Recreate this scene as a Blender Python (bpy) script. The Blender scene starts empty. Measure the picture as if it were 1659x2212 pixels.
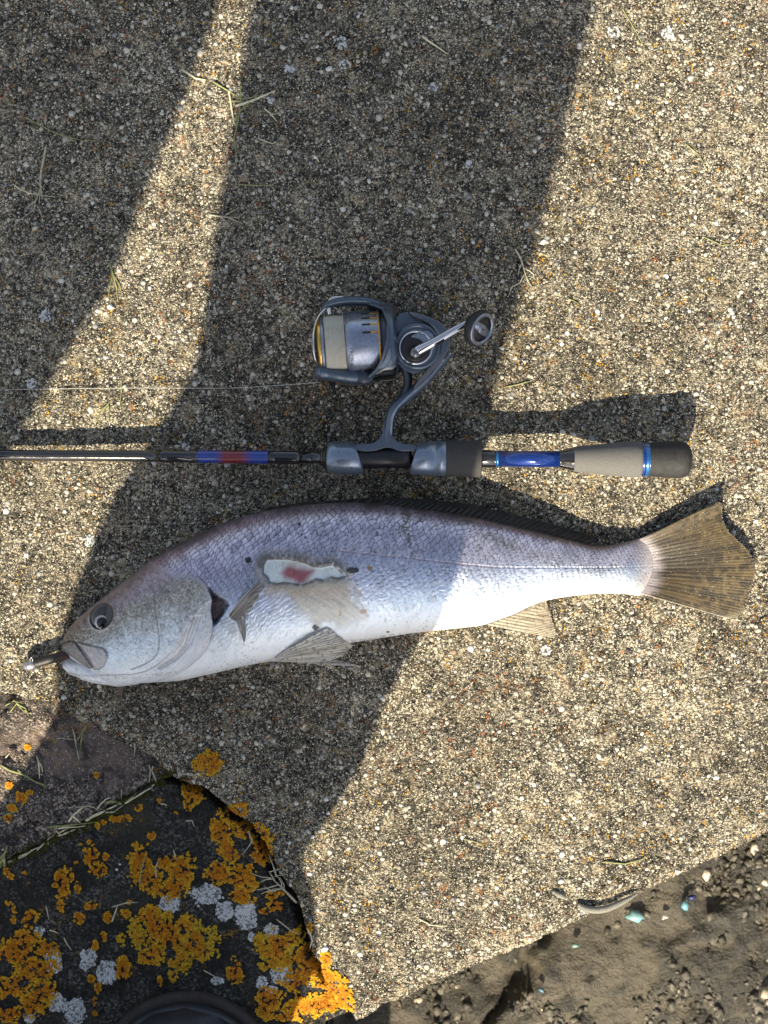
import bpy, math, random
import numpy as np
from mathutils import Vector, Matrix
sc = bpy.context.scene
COL = sc.collection
random.seed(7)
RNG = np.random.default_rng(11)

# ---------------- camera, world, sun, exposure ----------------
H = 1.1                       # camera height over the slab (m)
SC = 3000.0                   # photo units (1659 x 2212) per metre on the slab
cam_d = bpy.data.cameras.new('camera'); cam = bpy.data.objects.new('camera', cam_d); COL.objects.link(cam)
cam.location = (0, 0, H); cam.rotation_euler = (0, 0, 0)
cam_d.sensor_fit = 'VERTICAL'; cam_d.sensor_height = 24.0
cam_d.angle_y = 2*math.atan(1106/SC/H)
cam_d.clip_start = 0.005; cam_d.clip_end = 200
cam_d.dof.use_dof = True; cam_d.dof.focus_distance = H-0.02; cam_d.dof.aperture_fstop = 6.5
sc.camera = cam
EL, AZ = math.radians(42), math.radians(14)
world = bpy.data.worlds.new('World'); sc.world = world; world.use_nodes = True
wn = world.node_tree.nodes; wl = world.node_tree.links
for n in list(wn): wn.remove(n)
wo = wn.new('ShaderNodeOutputWorld'); wb = wn.new('ShaderNodeBackground'); ws = wn.new('ShaderNodeTexSky')
ws.sky_type = 'NISHITA'; ws.sun_disc = False; ws.sun_elevation = EL; ws.sun_rotation = math.pi+AZ
ws.air_density = 1.0; ws.dust_density = 2.5; ws.ozone_density = 0.8
wb.inputs['Strength'].default_value = 0.100
whs = wn.new('ShaderNodeHueSaturation'); whs.inputs['Saturation'].default_value = .72
wl.new(ws.outputs[0], whs.inputs['Color']); wl.new(whs.outputs[0], wb.inputs[0]); wl.new(wb.outputs[0], wo.inputs[0])
sun_d = bpy.data.lights.new('sun', 'SUN'); sun = bpy.data.objects.new('sun', sun_d); COL.objects.link(sun)
sun_d.energy = 5.0; sun_d.angle = math.radians(0.5); sun_d.color = (1.0, 0.88, 0.665)
shadow_dir = Vector((math.sin(AZ)*math.cos(EL), math.cos(AZ)*math.cos(EL), -math.sin(EL)))
sun.rotation_euler = shadow_dir.to_track_quat('-Z', 'Y').to_euler()
sc.view_settings.view_transform = 'Standard'; sc.view_settings.look = 'None'
sc.view_settings.exposure = 1.0; sc.view_settings.gamma = 1.0; sc.view_settings.use_curve_mapping = False
sc.render.engine = 'CYCLES'

# ---------------- helpers ----------------
def P(px, py, z=0.0):
    """photo units + height (also in photo units) -> world point"""
    k = 1 - z/(H*SC)
    return ((px-829.5)*k/SC, (1106-py)*k/SC, z/SC)
def PA(px, py, z):
    k = 1 - z/(H*SC)
    return np.stack([(px-829.5)*k/SC, (1106-py)*k/SC, z/SC], -1)
def vnoise(x, y, seed=0):
    xi = np.floor(x).astype(np.int64); yi = np.floor(y).astype(np.int64)
    xf = x-xi; yf = y-yi
    def h(a, b):
        n = (a*374761393 + b*668265263 + seed*974711) & 0xffffffff
        n = ((n ^ (n >> 13))*1274126177) & 0xffffffff
        n = (n ^ (n >> 16)) & 0xffff
        return n/65535.0
    u = xf*xf*(3-2*xf); v = yf*yf*(3-2*yf)
    return (h(xi, yi)*(1-u)+h(xi+1, yi)*u)*(1-v) + (h(xi, yi+1)*(1-u)+h(xi+1, yi+1)*u)*v
def fbm(x, y, octv=4, seed=0):
    s = 0; a = .5; t = 0
    for i in range(octv):
        s = s+a*vnoise(x*2**i+17.3*i, y*2**i-9.1*i, seed+i); t += a; a *= .5
    return s/t
def sst(a, b, x):
    t = np.clip((x-a)/(b-a), 0, 1); return t*t*(3-2*t)
def sdf(poly, X, Y):
    """signed distance to a closed polygon, negative inside"""
    d = np.full(X.shape, 1e18); ins = np.zeros(X.shape, bool); n = len(poly)
    for i in range(n):
        ax, ay = poly[i]; bx, by = poly[(i+1) % n]
        ex, ey = bx-ax, by-ay; wx, wy = X-ax, Y-ay
        t = np.clip((wx*ex+wy*ey)/(ex*ex+ey*ey+1e-12), 0, 1)
        d = np.minimum(d, (wx-ex*t)**2+(wy-ey*t)**2)
        if ay != by:
            c = ((ay > Y) != (by > Y)) & (X < (bx-ax)*(Y-ay)/(by-ay)+ax)
            ins ^= c
    d = np.sqrt(d); return np.where(ins, -d, d)
def dline(pts, X, Y):
    d = np.full(X.shape, 1e18)
    for (ax, ay), (bx, by) in zip(pts[:-1], pts[1:]):
        ex, ey = bx-ax, by-ay; wx, wy = X-ax, Y-ay
        t = np.clip((wx*ex+wy*ey)/(ex*ex+ey*ey+1e-12), 0, 1)
        d = np.minimum(d, (wx-ex*t)**2+(wy-ey*t)**2)
    return np.sqrt(d)
def mesh_np(name, V, F, col=None, extra=None, smooth=True):
    """V (n,3), F (m,3|4) -> mesh"""
    V = np.asarray(V, np.float32); F = np.asarray(F, np.int32)
    me = bpy.data.meshes.new(name)
    me.vertices.add(len(V)); me.vertices.foreach_set('co', V.ravel())
    k = F.shape[1]
    me.loops.add(F.size); me.loops.foreach_set('vertex_index', F.ravel())
    me.polygons.add(len(F)); me.polygons.foreach_set('loop_start', np.arange(0, F.size, k, dtype=np.int32))
    me.polygons.foreach_set('loop_total', np.full(len(F), k, np.int32))
    if smooth: me.polygons.foreach_set('use_smooth', np.ones(len(F), bool))
    me.update(calc_edges=True); me.validate()
    if col is not None:
        c = np.ones((len(V), 4), np.float32); c[:, :3] = col
        a = me.color_attributes.new('col', 'FLOAT_COLOR', 'POINT'); a.data.foreach_set('color', c.ravel())
    for k2, v in (extra or {}).items():
        a = me.attributes.new(k2, 'FLOAT', 'POINT'); a.data.foreach_set('value', np.asarray(v, np.float32).ravel())
    return me
def link(name, me, mat=None, parent=None):
    o = bpy.data.objects.new(name, me); COL.objects.link(o)
    if mat is not None and len(me.materials) == 0: me.materials.append(mat)
    if parent is not None: o.parent = parent
    return o
def obj(name, V, F, mat=None, parent=None, **k): return link(name, mesh_np(name, V, F, **k), mat, parent)
def thing(name, label, cat, group=None):
    o = bpy.data.objects.new(name, None); COL.objects.link(o); o.empty_display_size = .02
    return tag(o, label, cat, group)
def tag(o, label=None, cat=None, group=None, kind=None):
    if label: o['label'] = label
    if cat: o['category'] = cat
    if group: o['group'] = group
    if kind: o['kind'] = kind
    return o
def grid_faces(nu, nv, wrap=False):
    a = np.arange(nu*nv).reshape(nu, nv)
    if wrap: a = np.concatenate([a, a[:, :1]], 1)
    return np.stack([a[:-1, :-1], a[1:, :-1], a[1:, 1:], a[:-1, 1:]], -1).reshape(-1, 4)

# ---- node materials ----
class NM:
    def __init__(s, name):
        s.m = bpy.data.materials.new(name); s.m.use_nodes = True
        s.t = s.m.node_tree; s.b = s.t.nodes['Principled BSDF']; s.out = s.t.nodes['Material Output']
    def n(s, typ, **kw):
        nd = s.t.nodes.new(typ)
        for k, v in kw.items():
            if k.startswith('i_'):
                key = k[2:]; key = int(key) if key.isdigit() else key.replace('_', ' ')
                nd.inputs[key].default_value = v
            else: setattr(nd, k, v)
        return nd
    def l(s, a, b): s.t.links.new(a, b)
    def set(s, **kw):
        for k, v in kw.items(): s.b.inputs[k.replace('_', ' ')].default_value = v
        return s
    def tex(s):
        return s.n('ShaderNodeTexCoord').outputs['Object']
    def noise(s, scale, detail=4, rough=.6, vec=None):
        nd = s.n('ShaderNodeTexNoise'); nd.inputs['Scale'].default_value = scale
        nd.inputs['Detail'].default_value = detail; nd.inputs['Roughness'].default_value = rough
        s.l(vec if vec is not None else s.tex(), nd.inputs['Vector']); return nd.outputs['Fac']
    def ramp(s, fac, stops, interp='LINEAR'):
        r = s.n('ShaderNodeValToRGB'); r.color_ramp.interpolation = interp
        e = r.color_ramp.elements
        while len(e) < len(stops): e.new(.5)
        for el, (p, c) in zip(e, stops):
            el.position = p; el.color = (c, c, c, 1) if not hasattr(c, '__len__') else (*c, 1)
        s.l(fac, r.inputs['Fac']); return r.outputs['Color']
    def mix(s, fac, a, b, mode='MIX'):
        m = s.n('ShaderNodeMix', data_type='RGBA', blend_type=mode)
        for sock, v in ((m.inputs[0], fac), (m.inputs[6], a), (m.inputs[7], b)):
            if hasattr(v, 'is_linked') or isinstance(v, bpy.types.NodeSocket): s.l(v, sock)
            elif hasattr(v, '__len__'): sock.default_value = (*v, 1) if len(v) == 3 else v
            else: sock.default_value = v if sock.type == 'VALUE' else (v, v, v, 1)
        return m.outputs[2]
    def math(s, op, a, b=0.0):
        m = s.n('ShaderNodeMath', operation=op)
        for sock, v in ((m.inputs[0], a), (m.inputs[1], b)):
            if isinstance(v, bpy.types.NodeSocket): s.l(v, sock)
            else: sock.default_value = v
        return m.outputs[0]
    def bump(s, h, strength=.5, dist=.001, prev=None):
        b = s.n('ShaderNodeBump'); b.inputs['Strength'].default_value = strength; b.inputs['Distance'].default_value = dist
        s.l(h, b.inputs['Height'])
        if prev is not None: s.l(prev, b.inputs['Normal'])
        return b.outputs['Normal']
    def base(s, c): s.l(c, s.b.inputs['Base Color'])
    def nrm(s, c): s.l(c, s.b.inputs['Normal'])
def simple(name, col, rough=.5, metal=0.0, vary=.25, nscale=400, bump=.15, bdist=.0002, coat=0.0, spec=.5):
    m = NM(name); m.set(Roughness=rough, Metallic=metal, Coat_Weight=coat); m.b.inputs['Specular IOR Level'].default_value = spec
    n = m.noise(nscale, 5, .65)
    lo = tuple(c*(1-vary) for c in col); hi = tuple(min(1, c*(1+vary)) for c in col)
    m.base(m.ramp(n, [(.3, lo), (.7, hi)]))
    n2 = m.noise(nscale*.21, 4, .6)
    m.l(m.ramp(n2, [(.3, max(0, rough-.08)), (.7, min(1, rough+.08))]), m.b.inputs['Roughness'])
    if bump: m.nrm(m.bump(n, bump, bdist))
    return m.m
def attrmat(name, rough=.9, spec=.3, vary=(.75, 1.2), nscale=1500, bump=.4, bdist=.0003, metal=0.0):
    m = NM(name); m.set(Roughness=rough, Metallic=metal); m.b.inputs['Specular IOR Level'].default_value = spec
    a = m.n('ShaderNodeAttribute', attribute_name='col').outputs['Color']
    n = m.noise(nscale, 3, .6)
    m.base(m.mix(1.0, a, m.ramp(n, [(.25, vary[0]), (.75, vary[1])]), 'MULTIPLY'))
    if bump: m.nrm(m.bump(n, bump, bdist))
    return m.m

# ---------------- outlines (photo units) ----------------
SLAB = [(-12000, 1420), (-600, 1480), (0, 1495), (60, 1508), (110, 1518), (150, 1545), (180, 1562), (225, 1580), (262, 1606), (300, 1622), (335, 1640),
        (362, 1672), (400, 1690), (440, 1702), (470, 1722), (494, 1748), (520, 1766), (548, 1786), (566, 1812), (590, 1852), (598, 1882), (612, 1902),
        (640, 1935), (652, 1975), (662, 2010), (676, 2060), (692, 2085), (700, 2112), (712, 2138), (728, 2160), (745, 2176), (770, 2206), (790, 2200),
        (830, 2172), (873, 2158), (930, 2128), (1000, 2098), (1090, 2062), (1172, 2029), (1280, 1975), (1379, 1932), (1450, 1900), (1540, 1858), (1659, 1801),
        (2400, 1450), (12000, -2600), (12000, -12000), (-12000, -12000)]
STONE = [(-9000, 1300), (500, 1400), (600, 1600), (470, 1700), (385, 1672), (330, 1702), (270, 1732), (200, 1772), (120, 1814), (60, 1845), (20, 1864), (0, 1872), (-500, 2060), (-9000, 5200)]
ROCK = [(-9000, 5000), (-500, 2030), (0, 1862), (200, 1760), (340, 1680), (400, 1640), (500, 1660), (620, 1760), (720, 1960), (770, 2080), (778, 2165), (770, 2186),
        (745, 2204), (700, 2222), (690, 2300), (700, 2500), (680, 3000), (700, 4200), (300, 6500), (-9000, 9000)]
def slab_sd(X, Y): return sdf(SLAB, X, Y) + (fbm(X/14, Y/14, 3, 5)-.5)*9
def slab_h(X, Y):   # relief in photo units
    h = (fbm(X/160, Y/160, 3, 21)-.5)*8 + (fbm(X/22, Y/22, 3, 31)-.5)*5.0
    st = (X*.80+Y*.6)  # broom marks, falling to the right
    h = h + (vnoise(st/14, (Y*.8-X*.6)/160, 44)-.5)*2.2
    return h
def slab_z(X, Y):
    sd = slab_sd(X, Y)
    return slab_h(X, Y) - 10*sst(-26, 2, sd)
def stone_z(X, Y):
    sd = sdf(STONE, X, Y)
    big = fbm(X/60, Y/60, 4, 61)
    pit = sst(.62, .75, fbm(X/26, Y/26, 3, 63))
    return -26 + (big-.5)*22 - pit*9 + (fbm(X/9, Y/9, 2, 65)-.5)*4 - 40*sst(-14, 6, sd + (fbm(X/20, Y/20, 2, 66)-.5)*14)
def rock_z(X, Y):
    d = sdf(SLAB, X, Y)          # distance outside the slab
    base = -34 + (fbm(X/130, Y/130, 3, 71)-.5)*26 + (fbm(X/28, Y/28, 4, 73)-.5)*12 + (fbm(X/7, Y/7, 2, 75)-.5)*3
    base = base - 60*sst(26, 4, d)*sst(2150, 2060, Y)    # crack beside the slab
    e = sdf(ROCK, X, Y)
    return base + 14*sst(1950, 2250, Y) - 50*sst(-10, 8, e)
# ---------------- ground materials ----------------
def concrete_mat():
    m = NM('exposed_aggregate_concrete'); co = m.tex()
    m.set(Roughness=.92); m.b.inputs['Specular IOR Level'].default_value = .25
    v = m.n('ShaderNodeTexVoronoi'); v.inputs['Scale'].default_value = 1050; m.l(co, v.inputs['Vector'])
    sep = m.n('ShaderNodeSeparateColor'); m.l(v.outputs['Color'], sep.inputs[0])
    grain = m.ramp(sep.outputs[0], [(0, (.028, .027, .027)), (.24, (.065, .060, .054)), (.44, (.20, .18, .14)), (.66, (.43, .385, .285)), (.93, (.62, .575, .45))])
    v2 = m.n('ShaderNodeTexVoronoi'); v2.inputs['Scale'].default_value = 2400; m.l(co, v2.inputs['Vector'])
    sep2 = m.n('ShaderNodeSeparateColor'); m.l(v2.outputs['Color'], sep2.inputs[0])
    fine = m.ramp(sep2.outputs[1], [(.1, (.03, .029, .027)), (.40, (.17, .152, .115)), (.80, (.56, .50, .37))])
    edge = m.ramp(v.outputs['Distance'], [(.25, 1.0), (.62, .16)])
    c = m.mix(m.ramp(sep.outputs[1], [(.35, 0), (.45, 1)]), grain, fine)
    c = m.mix(.8, c, m.mix(1.0, c, edge, 'MULTIPLY'))
    n = m.noise(26, 6, .62); n2 = m.noise(130, 5, .7); n4 = m.noise(420, 3, .6)
    # algae-dark stains with a shape of their own
    dk = m.ramp(n2, [(.36, .22), (.58, 1.08)]); c = m.mix(.9, c, m.mix(1.0, c, dk, 'MULTIPLY'))
    dk2 = m.ramp(n, [(.36, .62), (.62, 1.12)]); c = m.mix(1.0, c, dk2, 'MULTIPLY')
    dk3 = m.ramp(n4, [(.38, .28), (.6, 1.3)]); c = m.mix(1.0, c, dk3, 'MULTIPLY')
    # cream paste patches
    n5 = m.noise(60, 5, .7)
    c = m.mix(m.math('MULTIPLY', m.ramp(n5, [(.50, 0), (.70, .5)]), m.ramp(n4, [(.36, 0), (.56, 1)])), c, m.mix(1.0, m.mix(1.0, fine, (.55, .53, .5), 'ADD'), (.62, .545, .40), 'MULTIPLY'))
    # rust and yellow specks
    nm = m.noise(95, 4, .7); ns = m.noise(700, 2, .5)
    mac = m.n('ShaderNodeAttribute', attribute_name='mac').outputs['Fac']; c = m.mix(1.0, c, mac, 'MULTIPLY')
    k = m.math('MULTIPLY', m.ramp(nm, [(.60, 0), (.70, .9)]), m.ramp(ns, [(.46, 0), (.55, .9)]))
    hue = m.ramp(m.noise(18, 2, .5), [(.42, (.52, .27, .03)), (.58, (.42, .14, .04))])
    c = m.mix(k, c, hue); m.base(c)
    h1 = m.bump(v.outputs['Distance'], 1.0, -.0007)
    h2 = m.bump(n4, .7, .0012, h1); m.nrm(m.bump(ns, .5, .0005, h2))
    return m.m
def stone_mat(name, cols, vs, wet=.85):
    m = NM(name); co = m.tex(); m.set(Roughness=wet); m.b.inputs['Specular IOR Level'].default_value = .3
    v = m.n('ShaderNodeTexVoronoi'); v.inputs['Scale'].default_value = vs; m.l(co, v.inputs['Vector'])
    sep = m.n('ShaderNodeSeparateColor'); m.l(v.outputs['Color'], sep.inputs[0])
    g = m.ramp(sep.outputs[0], [(.0, cols[0]), (.6, cols[1]), (.95, cols[2])])
    n = m.noise(38, 6, .68); n2 = m.noise(300, 4, .7); n3 = m.noise(14, 5, .6)
    c = m.mix(m.ramp(n, [(.42, 0), (.58, 1)]), g, cols[3])
    c = m.mix(1.0, c, m.ramp(n2, [(.3, .35), (.7, 1.45)]), 'MULTIPLY')
    c = m.mix(m.ramp(n3, [(.55, 0), (.66, .8)]), c, m.mix(m.ramp(sep.outputs[1], [(.3, 0), (.8, 1)]), cols[4], cols[1]))
    k = m.math('MULTIPLY', m.ramp(m.noise(55, 4, .7), [(.60, 0), (.67, 1)]), m.ramp(m.noise(600, 2, .5), [(.46, 0), (.55, .8)]))
    c = m.mix(k, c, (.30, .17, .025))
    m.base(c)
    m.nrm(m.bump(n2, .9, .002, m.bump(v.outputs['Distance'], .8, -.0009)))
    return m.m
M = {}
M['concrete'] = concrete_mat()
M['stone'] = stone_mat('brown_weathered_stone', [(.025, .022, .020), (.13, .105, .09), (.50, .42, .34), (.045, .040, .036), (.22, .165, .14)], 800)
M['rock'] = stone_mat('dark_basalt', [(.014, .014, .013), (.040, .037, .030), (.16, .15, .13), (.020, .019, .016), (.060, .054, .034)], 650)
M['grains'] = attrmat('aggregate_grains', .8, .35, (.8, 1.15), 900, .4, .0003)
M['lichen'] = attrmat('lichen_thallus', .9, .15, (.7, 1.2), 1600, .7, .0006)
M['moss'] = attrmat('moss', .95, .1, (.6, 1.3), 2000, .6, .0006)
mm = NM('wet_mud'); co = mm.tex()
n = mm.noise(9, 6, .62); n2 = mm.noise(60, 6, .7); n3 = mm.noise(4, 4, .6)
mudat = mm.n('ShaderNodeAttribute', attribute_name='clod').outputs['Fac']
c = mm.mix(mm.ramp(n, [(.35, 0), (.65, 1)]), (.105, .090, .064), (.165, .14, .098))
c = mm.mix(mm.ramp(n2, [(.35, .75), (.62, 0)]), c, (.085, .074, .054))
c = mm.mix(mudat, c, (.060, .055, .043)); mm.base(c)
mm.l(mm.ramp(mudat, [(0, .62), (1, .33)]), mm.b.inputs['Roughness'])
n9 = mm.noise(260, 5, .7); mm.nrm(mm.bump(n9, .9, .003, mm.bump(n2, .9, .014))); M['mud'] = mm.m

# ---------------- slab, stone, rock, mud ----------------
def axis(lo, hi, step, far):
    core = np.arange(lo, hi+step, step); out = [core]; s = step; a = lo; L = []
    while a > -far: s *= 1.35; a -= s; L.append(a)
    R = []; s = step; b = core[-1]
    while b < far: s *= 1.35; b += s; R.append(b)
    return np.concatenate([np.array(L[::-1]), core, np.array(R)])
def terrain(name, sdfun, zfun, xs, ys, bottom, mat, parent=None, side=5.0):
    X, Y = np.meshgrid(xs, ys, indexing='ij')
    sd = sdfun(X, Y); gx, gy = np.gradient(sd, xs, ys); g = np.sqrt(gx**2+gy**2)+1e-6; gx /= g; gy /= g
    cell = np.maximum(np.gradient(xs)[:, None], np.gradient(ys)[None, :])
    near = np.abs(sd) < cell*.55
    X2 = np.where(near, X-gx*sd, X); Y2 = np.where(near, Y-gy*sd, Y)
    Z = zfun(X2, Y2)
    out = (sd >= cell*.55)
    # skirt: outside vertices fold under
    k = np.where(out, sd-side*.6, 0); X2 = np.where(out, X2-gx*k, X2); Y2 = np.where(out, Y2-gy*k, Y2)
    Z = np.where(out, bottom, Z)
    F = grid_faces(len(xs), len(ys))[:, ::-1]
    keep = (~out.ravel()[F]).any(1)
    F = F[keep]; used = np.unique(F); re = np.full(X.size, -1); re[used] = np.arange(len(used))
    kx, ky, kz = X2.ravel()[used], Y2.ravel()[used], Z.ravel()[used]
    V = np.stack([(kx-829.5)/SC, (1106-ky)/SC, kz/SC], -1)   # plain plan coordinates
    return obj(name, V, re[F][:, ::-1], mat, parent)
slab = terrain('concrete_slab', slab_sd, slab_z, axis(-60, 1720, 4.5, 9000), axis(-60, 2260, 4.5, 9000), -1500, M['concrete'])
tag(slab, kind='structure')
def macro(X, Y):
    a = fbm(X/230, Y/230, 4, 111); b = fbm(X/55, Y/55, 4, 113)
    u = X*.80+Y*.60; v = -X*.60+Y*.80
    st = fbm(u/75, v/10, 3, 115)
    m = .84+.68*a+.42*(b-.5)*2*.8+.40*(st-.5)*2
    for x, y, r in ((600, 545, 70), (250, 720, 120), (700, 1480, 120), (1420, 1560, 150), (1500, 420, 140), (1180, 960, 60)):
        m = m+.38*np.exp(-(((X-x)**2+(Y-y)**2)/r**2))*(.3+1.2*b)
    for x, y, r in ((100, 180, 150), (900, 330, 160), (1260, 880, 60), (540, 900, 130), (300, 1560, 90), (1500, 1250, 110)):
        m = m-.22*np.exp(-(((X-x)**2+(Y-y)**2)/r**2))
    return np.clip(m, .55, 1.85)
_n = len(slab.data.vertices); _co = np.empty(_n*3, np.float32); slab.data.vertices.foreach_get('co', _co); _co = _co.reshape(-1, 3)
_m = macro(_co[:, 0].astype(float)*SC+829.5, 1106-_co[:, 1].astype(float)*SC); _a = slab.data.attributes.new('mac', 'FLOAT', 'POINT'); _a.data.foreach_set('value', _m.astype(np.float32))
def stone_sd(X, Y): return sdf(STONE, X, Y) + (fbm(X/20, Y/20, 2, 66)-.5)*14
stone = terrain('stone_block', stone_sd, stone_z, axis(-60, 640, 4, 5000), axis(1380, 2000, 4, 2500), -1500, M['stone'])
tag(stone, 'brownish weathered stone block between the pebbly slab and the dark lichen rock', 'stone')
def rock_sd(X, Y): return sdf(ROCK, X, Y) + (fbm(X/16, Y/16, 3, 67)-.5)*10
rock = terrain('lichen_rock', rock_sd, rock_z, axis(-60, 900, 4, 4000), axis(1600, 2300, 4, 4200), -1500, M['rock'])
tag(rock, 'dark stone block covered in orange and white lichen, under the boot', 'stone')

def ico(sub=0):
    t = (1+5**.5)/2
    v = [(-1, t, 0), (1, t, 0), (-1, -t, 0), (1, -t, 0), (0, -1, t), (0, 1, t), (0, -1, -t), (0, 1, -t), (t, 0, -1), (t, 0, 1), (-t, 0, -1), (-t, 0, 1)]
    f = [(0, 11, 5), (0, 5, 1), (0, 1, 7), (0, 7, 10), (0, 10, 11), (1, 5, 9), (5, 11, 4), (11, 10, 2), (10, 7, 6), (7, 1, 8), (3, 9, 4), (3, 4, 2), (3, 2, 6), (3, 6, 8), (3, 8, 9), (4, 9, 5), (2, 4, 11), (6, 2, 10), (8, 6, 7), (9, 8, 1)]
    v = np.array(v, float); v /= np.linalg.norm(v[0]); return v, np.array(f)
IV, IF = ico()
def scatter_shapes(base_v, base_f, pos, size, rot, flat, jit, rg):
    n = len(pos); m = len(base_v)
    v = base_v[None]*(1+jit*(rg.random((n, m, 1))-.5)*2)
    el = .68+.32*rg.random((n, 1)); x = v[:, :, 0]; y = v[:, :, 1]*el; zz = v[:, :, 2]*flat[:, None]
    c, s = np.cos(rot)[:, None], np.sin(rot)[:, None]
    out = np.stack([(x*c-y*s)*size[:, None]+pos[:, 0:1], (x*s+y*c)*size[:, None]+pos[:, 1:2], zz*size[:, None]+pos[:, 2:3]], -1)
    F = base_f[None]+(np.arange(n)*m)[:, None, None]
    return out.reshape(-1, 3), F.reshape(-1, base_f.shape[1])
# mud far below the slab edge
MZ = -0.22
xs = np.concatenate([np.linspace(-12, -.12, 30)[:-1], np.arange(-.12, .72, .0035), np.linspace(.72, 12, 30)[1:]])
ys = np.concatenate([np.linspace(-12, -.75, 30)[:-1], np.arange(-.75, .05, .0035), np.linspace(.05, 12, 30)[1:]])
X, Y = np.meshgrid(xs, ys, indexing='ij')
a = math.radians(38); U = X*math.cos(a)+Y*math.sin(a); W2 = -X*math.sin(a)+Y*math.cos(a)
z = (fbm(U*5, W2*12, 4, 81)-.5)*.03 + (fbm(X*30, Y*30, 4, 83)-.5)*.012
# clods: dense to the right and near the slab foot
dens = .5+.9*(fbm(X*6+3, Y*6, 3, 85)-.5) + .55*sst(.17, .30, X) + .30*sst(.16, .03, X) - .20*np.exp(-(((X-.20)/.10)**2+((Y+.36)/.14)**2))
cl = sst(.47, .60, fbm(X*75, Y*75, 4, 87)*.62 + dens*.38)
z = z + cl*(.001+.006*fbm(X*110, Y*110, 3, 89)) + .007*(fbm(X*55, Y*55, 4, 90)-.5)
# gully running down to the left
gd = np.abs((X-.11)*.85-(Y+.405)*.52 + (fbm(X*22, Y*22, 3, 91)-.5)*.035); z = z - .022*np.exp(-(gd/.006)**2)*sst(-.32, -.40, Y)*sst(-.53, -.44, Y)
V = np.stack([X, Y, MZ+z], -1).reshape(-1, 3)
mud = obj('mud_ground', V, grid_faces(len(xs), len(ys)), M['mud'], extra={'clod': np.clip(cl, 0, 1)}); tag(mud, kind='structure')
rgm = np.random.default_rng(19)
cx = -.05+rgm.random(16000)*.45; cy = -.56+rgm.random(16000)*.36
ci = np.clip(np.searchsorted(xs, cx), 0, len(xs)-1); cj_ = np.clip(np.searchsorted(ys, cy), 0, len(ys)-1)
kk_ = (fbm(cx*40, cy*40, 3, 93)*.6+dens[ci, cj_]*.4 > .53+.08*rgm.random(16000)); cx, cy, ci, cj_ = cx[kk_], cy[kk_], ci[kk_], cj_[kk_]
csz = .0008+.0042*rgm.random(len(cx))**3; cv_, cf_ = scatter_shapes(IV, IF, np.stack([cx, cy, MZ+z[ci, cj_]], -1), csz, rgm.random(len(cx))*6.28, .16+.3*rgm.random(len(cx)), .55, rgm)
ccol = np.where(rgm.random((len(cx), 1)) < .018, np.array([(.40, .35, .26)]), np.array([(.085, .076, .057)]))*(.4+1.3*rgm.random((len(cx), 1)))
M['crumb'] = attrmat('wet_mud_crumbs', .42, .4, (.5, 1.5), 500, 1.0, .0015)
tag(obj('mud_crumbs', cv_, cf_, M['crumb'], mud, col=np.repeat(ccol, 12, 0), smooth=False), kind='stuff')
def mudp(px, py, dz=0.0):
    k = (H-MZ)/H; x = (px-829.5)/SC*k; y = (1106-py)/SC*k
    i = np.abs(xs-x).argmin(); j = np.abs(ys-y).argmin(); return np.array([x, y, MZ+z[i, j]+dz])
def shard(name, px, py, r, col, label, cat, seed):
    rg = np.random.default_rng(seed); n = 7; p = mudp(px, py, .004)
    an = np.sort(rg.random(n))*6.283; rr = r*(.6+.6*rg.random(n))
    top = [(p[0]+rr[i]*math.cos(an[i]), p[1]+rr[i]*math.sin(an[i])*.8, p[2]+.003+.002*rg.random()) for i in range(n)]
    bot = [(x, y, q-.003) for x, y, q in top]
    V = top+bot+[(p[0], p[1], p[2]+.005)]
    F = [(i, (i+1) % n, 2*n) for i in range(n)]+[(i, i+n, (i+1) % n) for i in range(n)]+[((i+1) % n, i+n, (i+1) % n+n) for i in range(n)]
    o = obj(name, V, F, simple('plastic_'+str(seed), col, .45, vary=.15), smooth=False); tag(o, label, cat); return o
shard('plastic_scrap', 1367, 1975, .0085, (.17, .32, .33), 'larger pale turquoise plastic scrap lying on the mud', 'litter', 1)
shard('plastic_scrap', 1474, 1949, .0055, (.13, .31, .37), 'small bright turquoise plastic scrap on the mud near the dark blue one', 'litter', 2)
shard('plastic_scrap', 1491, 1934, .0040, (.02, .03, .12), 'tiny dark blue plastic scrap on the mud', 'litter', 3)
shard('plastic_scrap', 1240, 2035, .0030, (.16, .28, .25), 'tiny green scrap on the mud just below the slab edge', 'litter', 4)
shard('plastic_scrap', 1165, 2125, .0030, (.1, .2, .28), 'tiny blue scrap on the mud near the dark gully', 'litter', 5)
shard('pale_pebble', 1433, 1976, .0030, (.7, .68, .62), 'tiny white pebble on the mud between the turquoise scraps', 'pebble', 6)
shard('pale_pebble', 1643, 2135, .0065, (.36, .31, .22), 'tan pebble half sunk in the mud at the right edge', 'pebble', 7)

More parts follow.
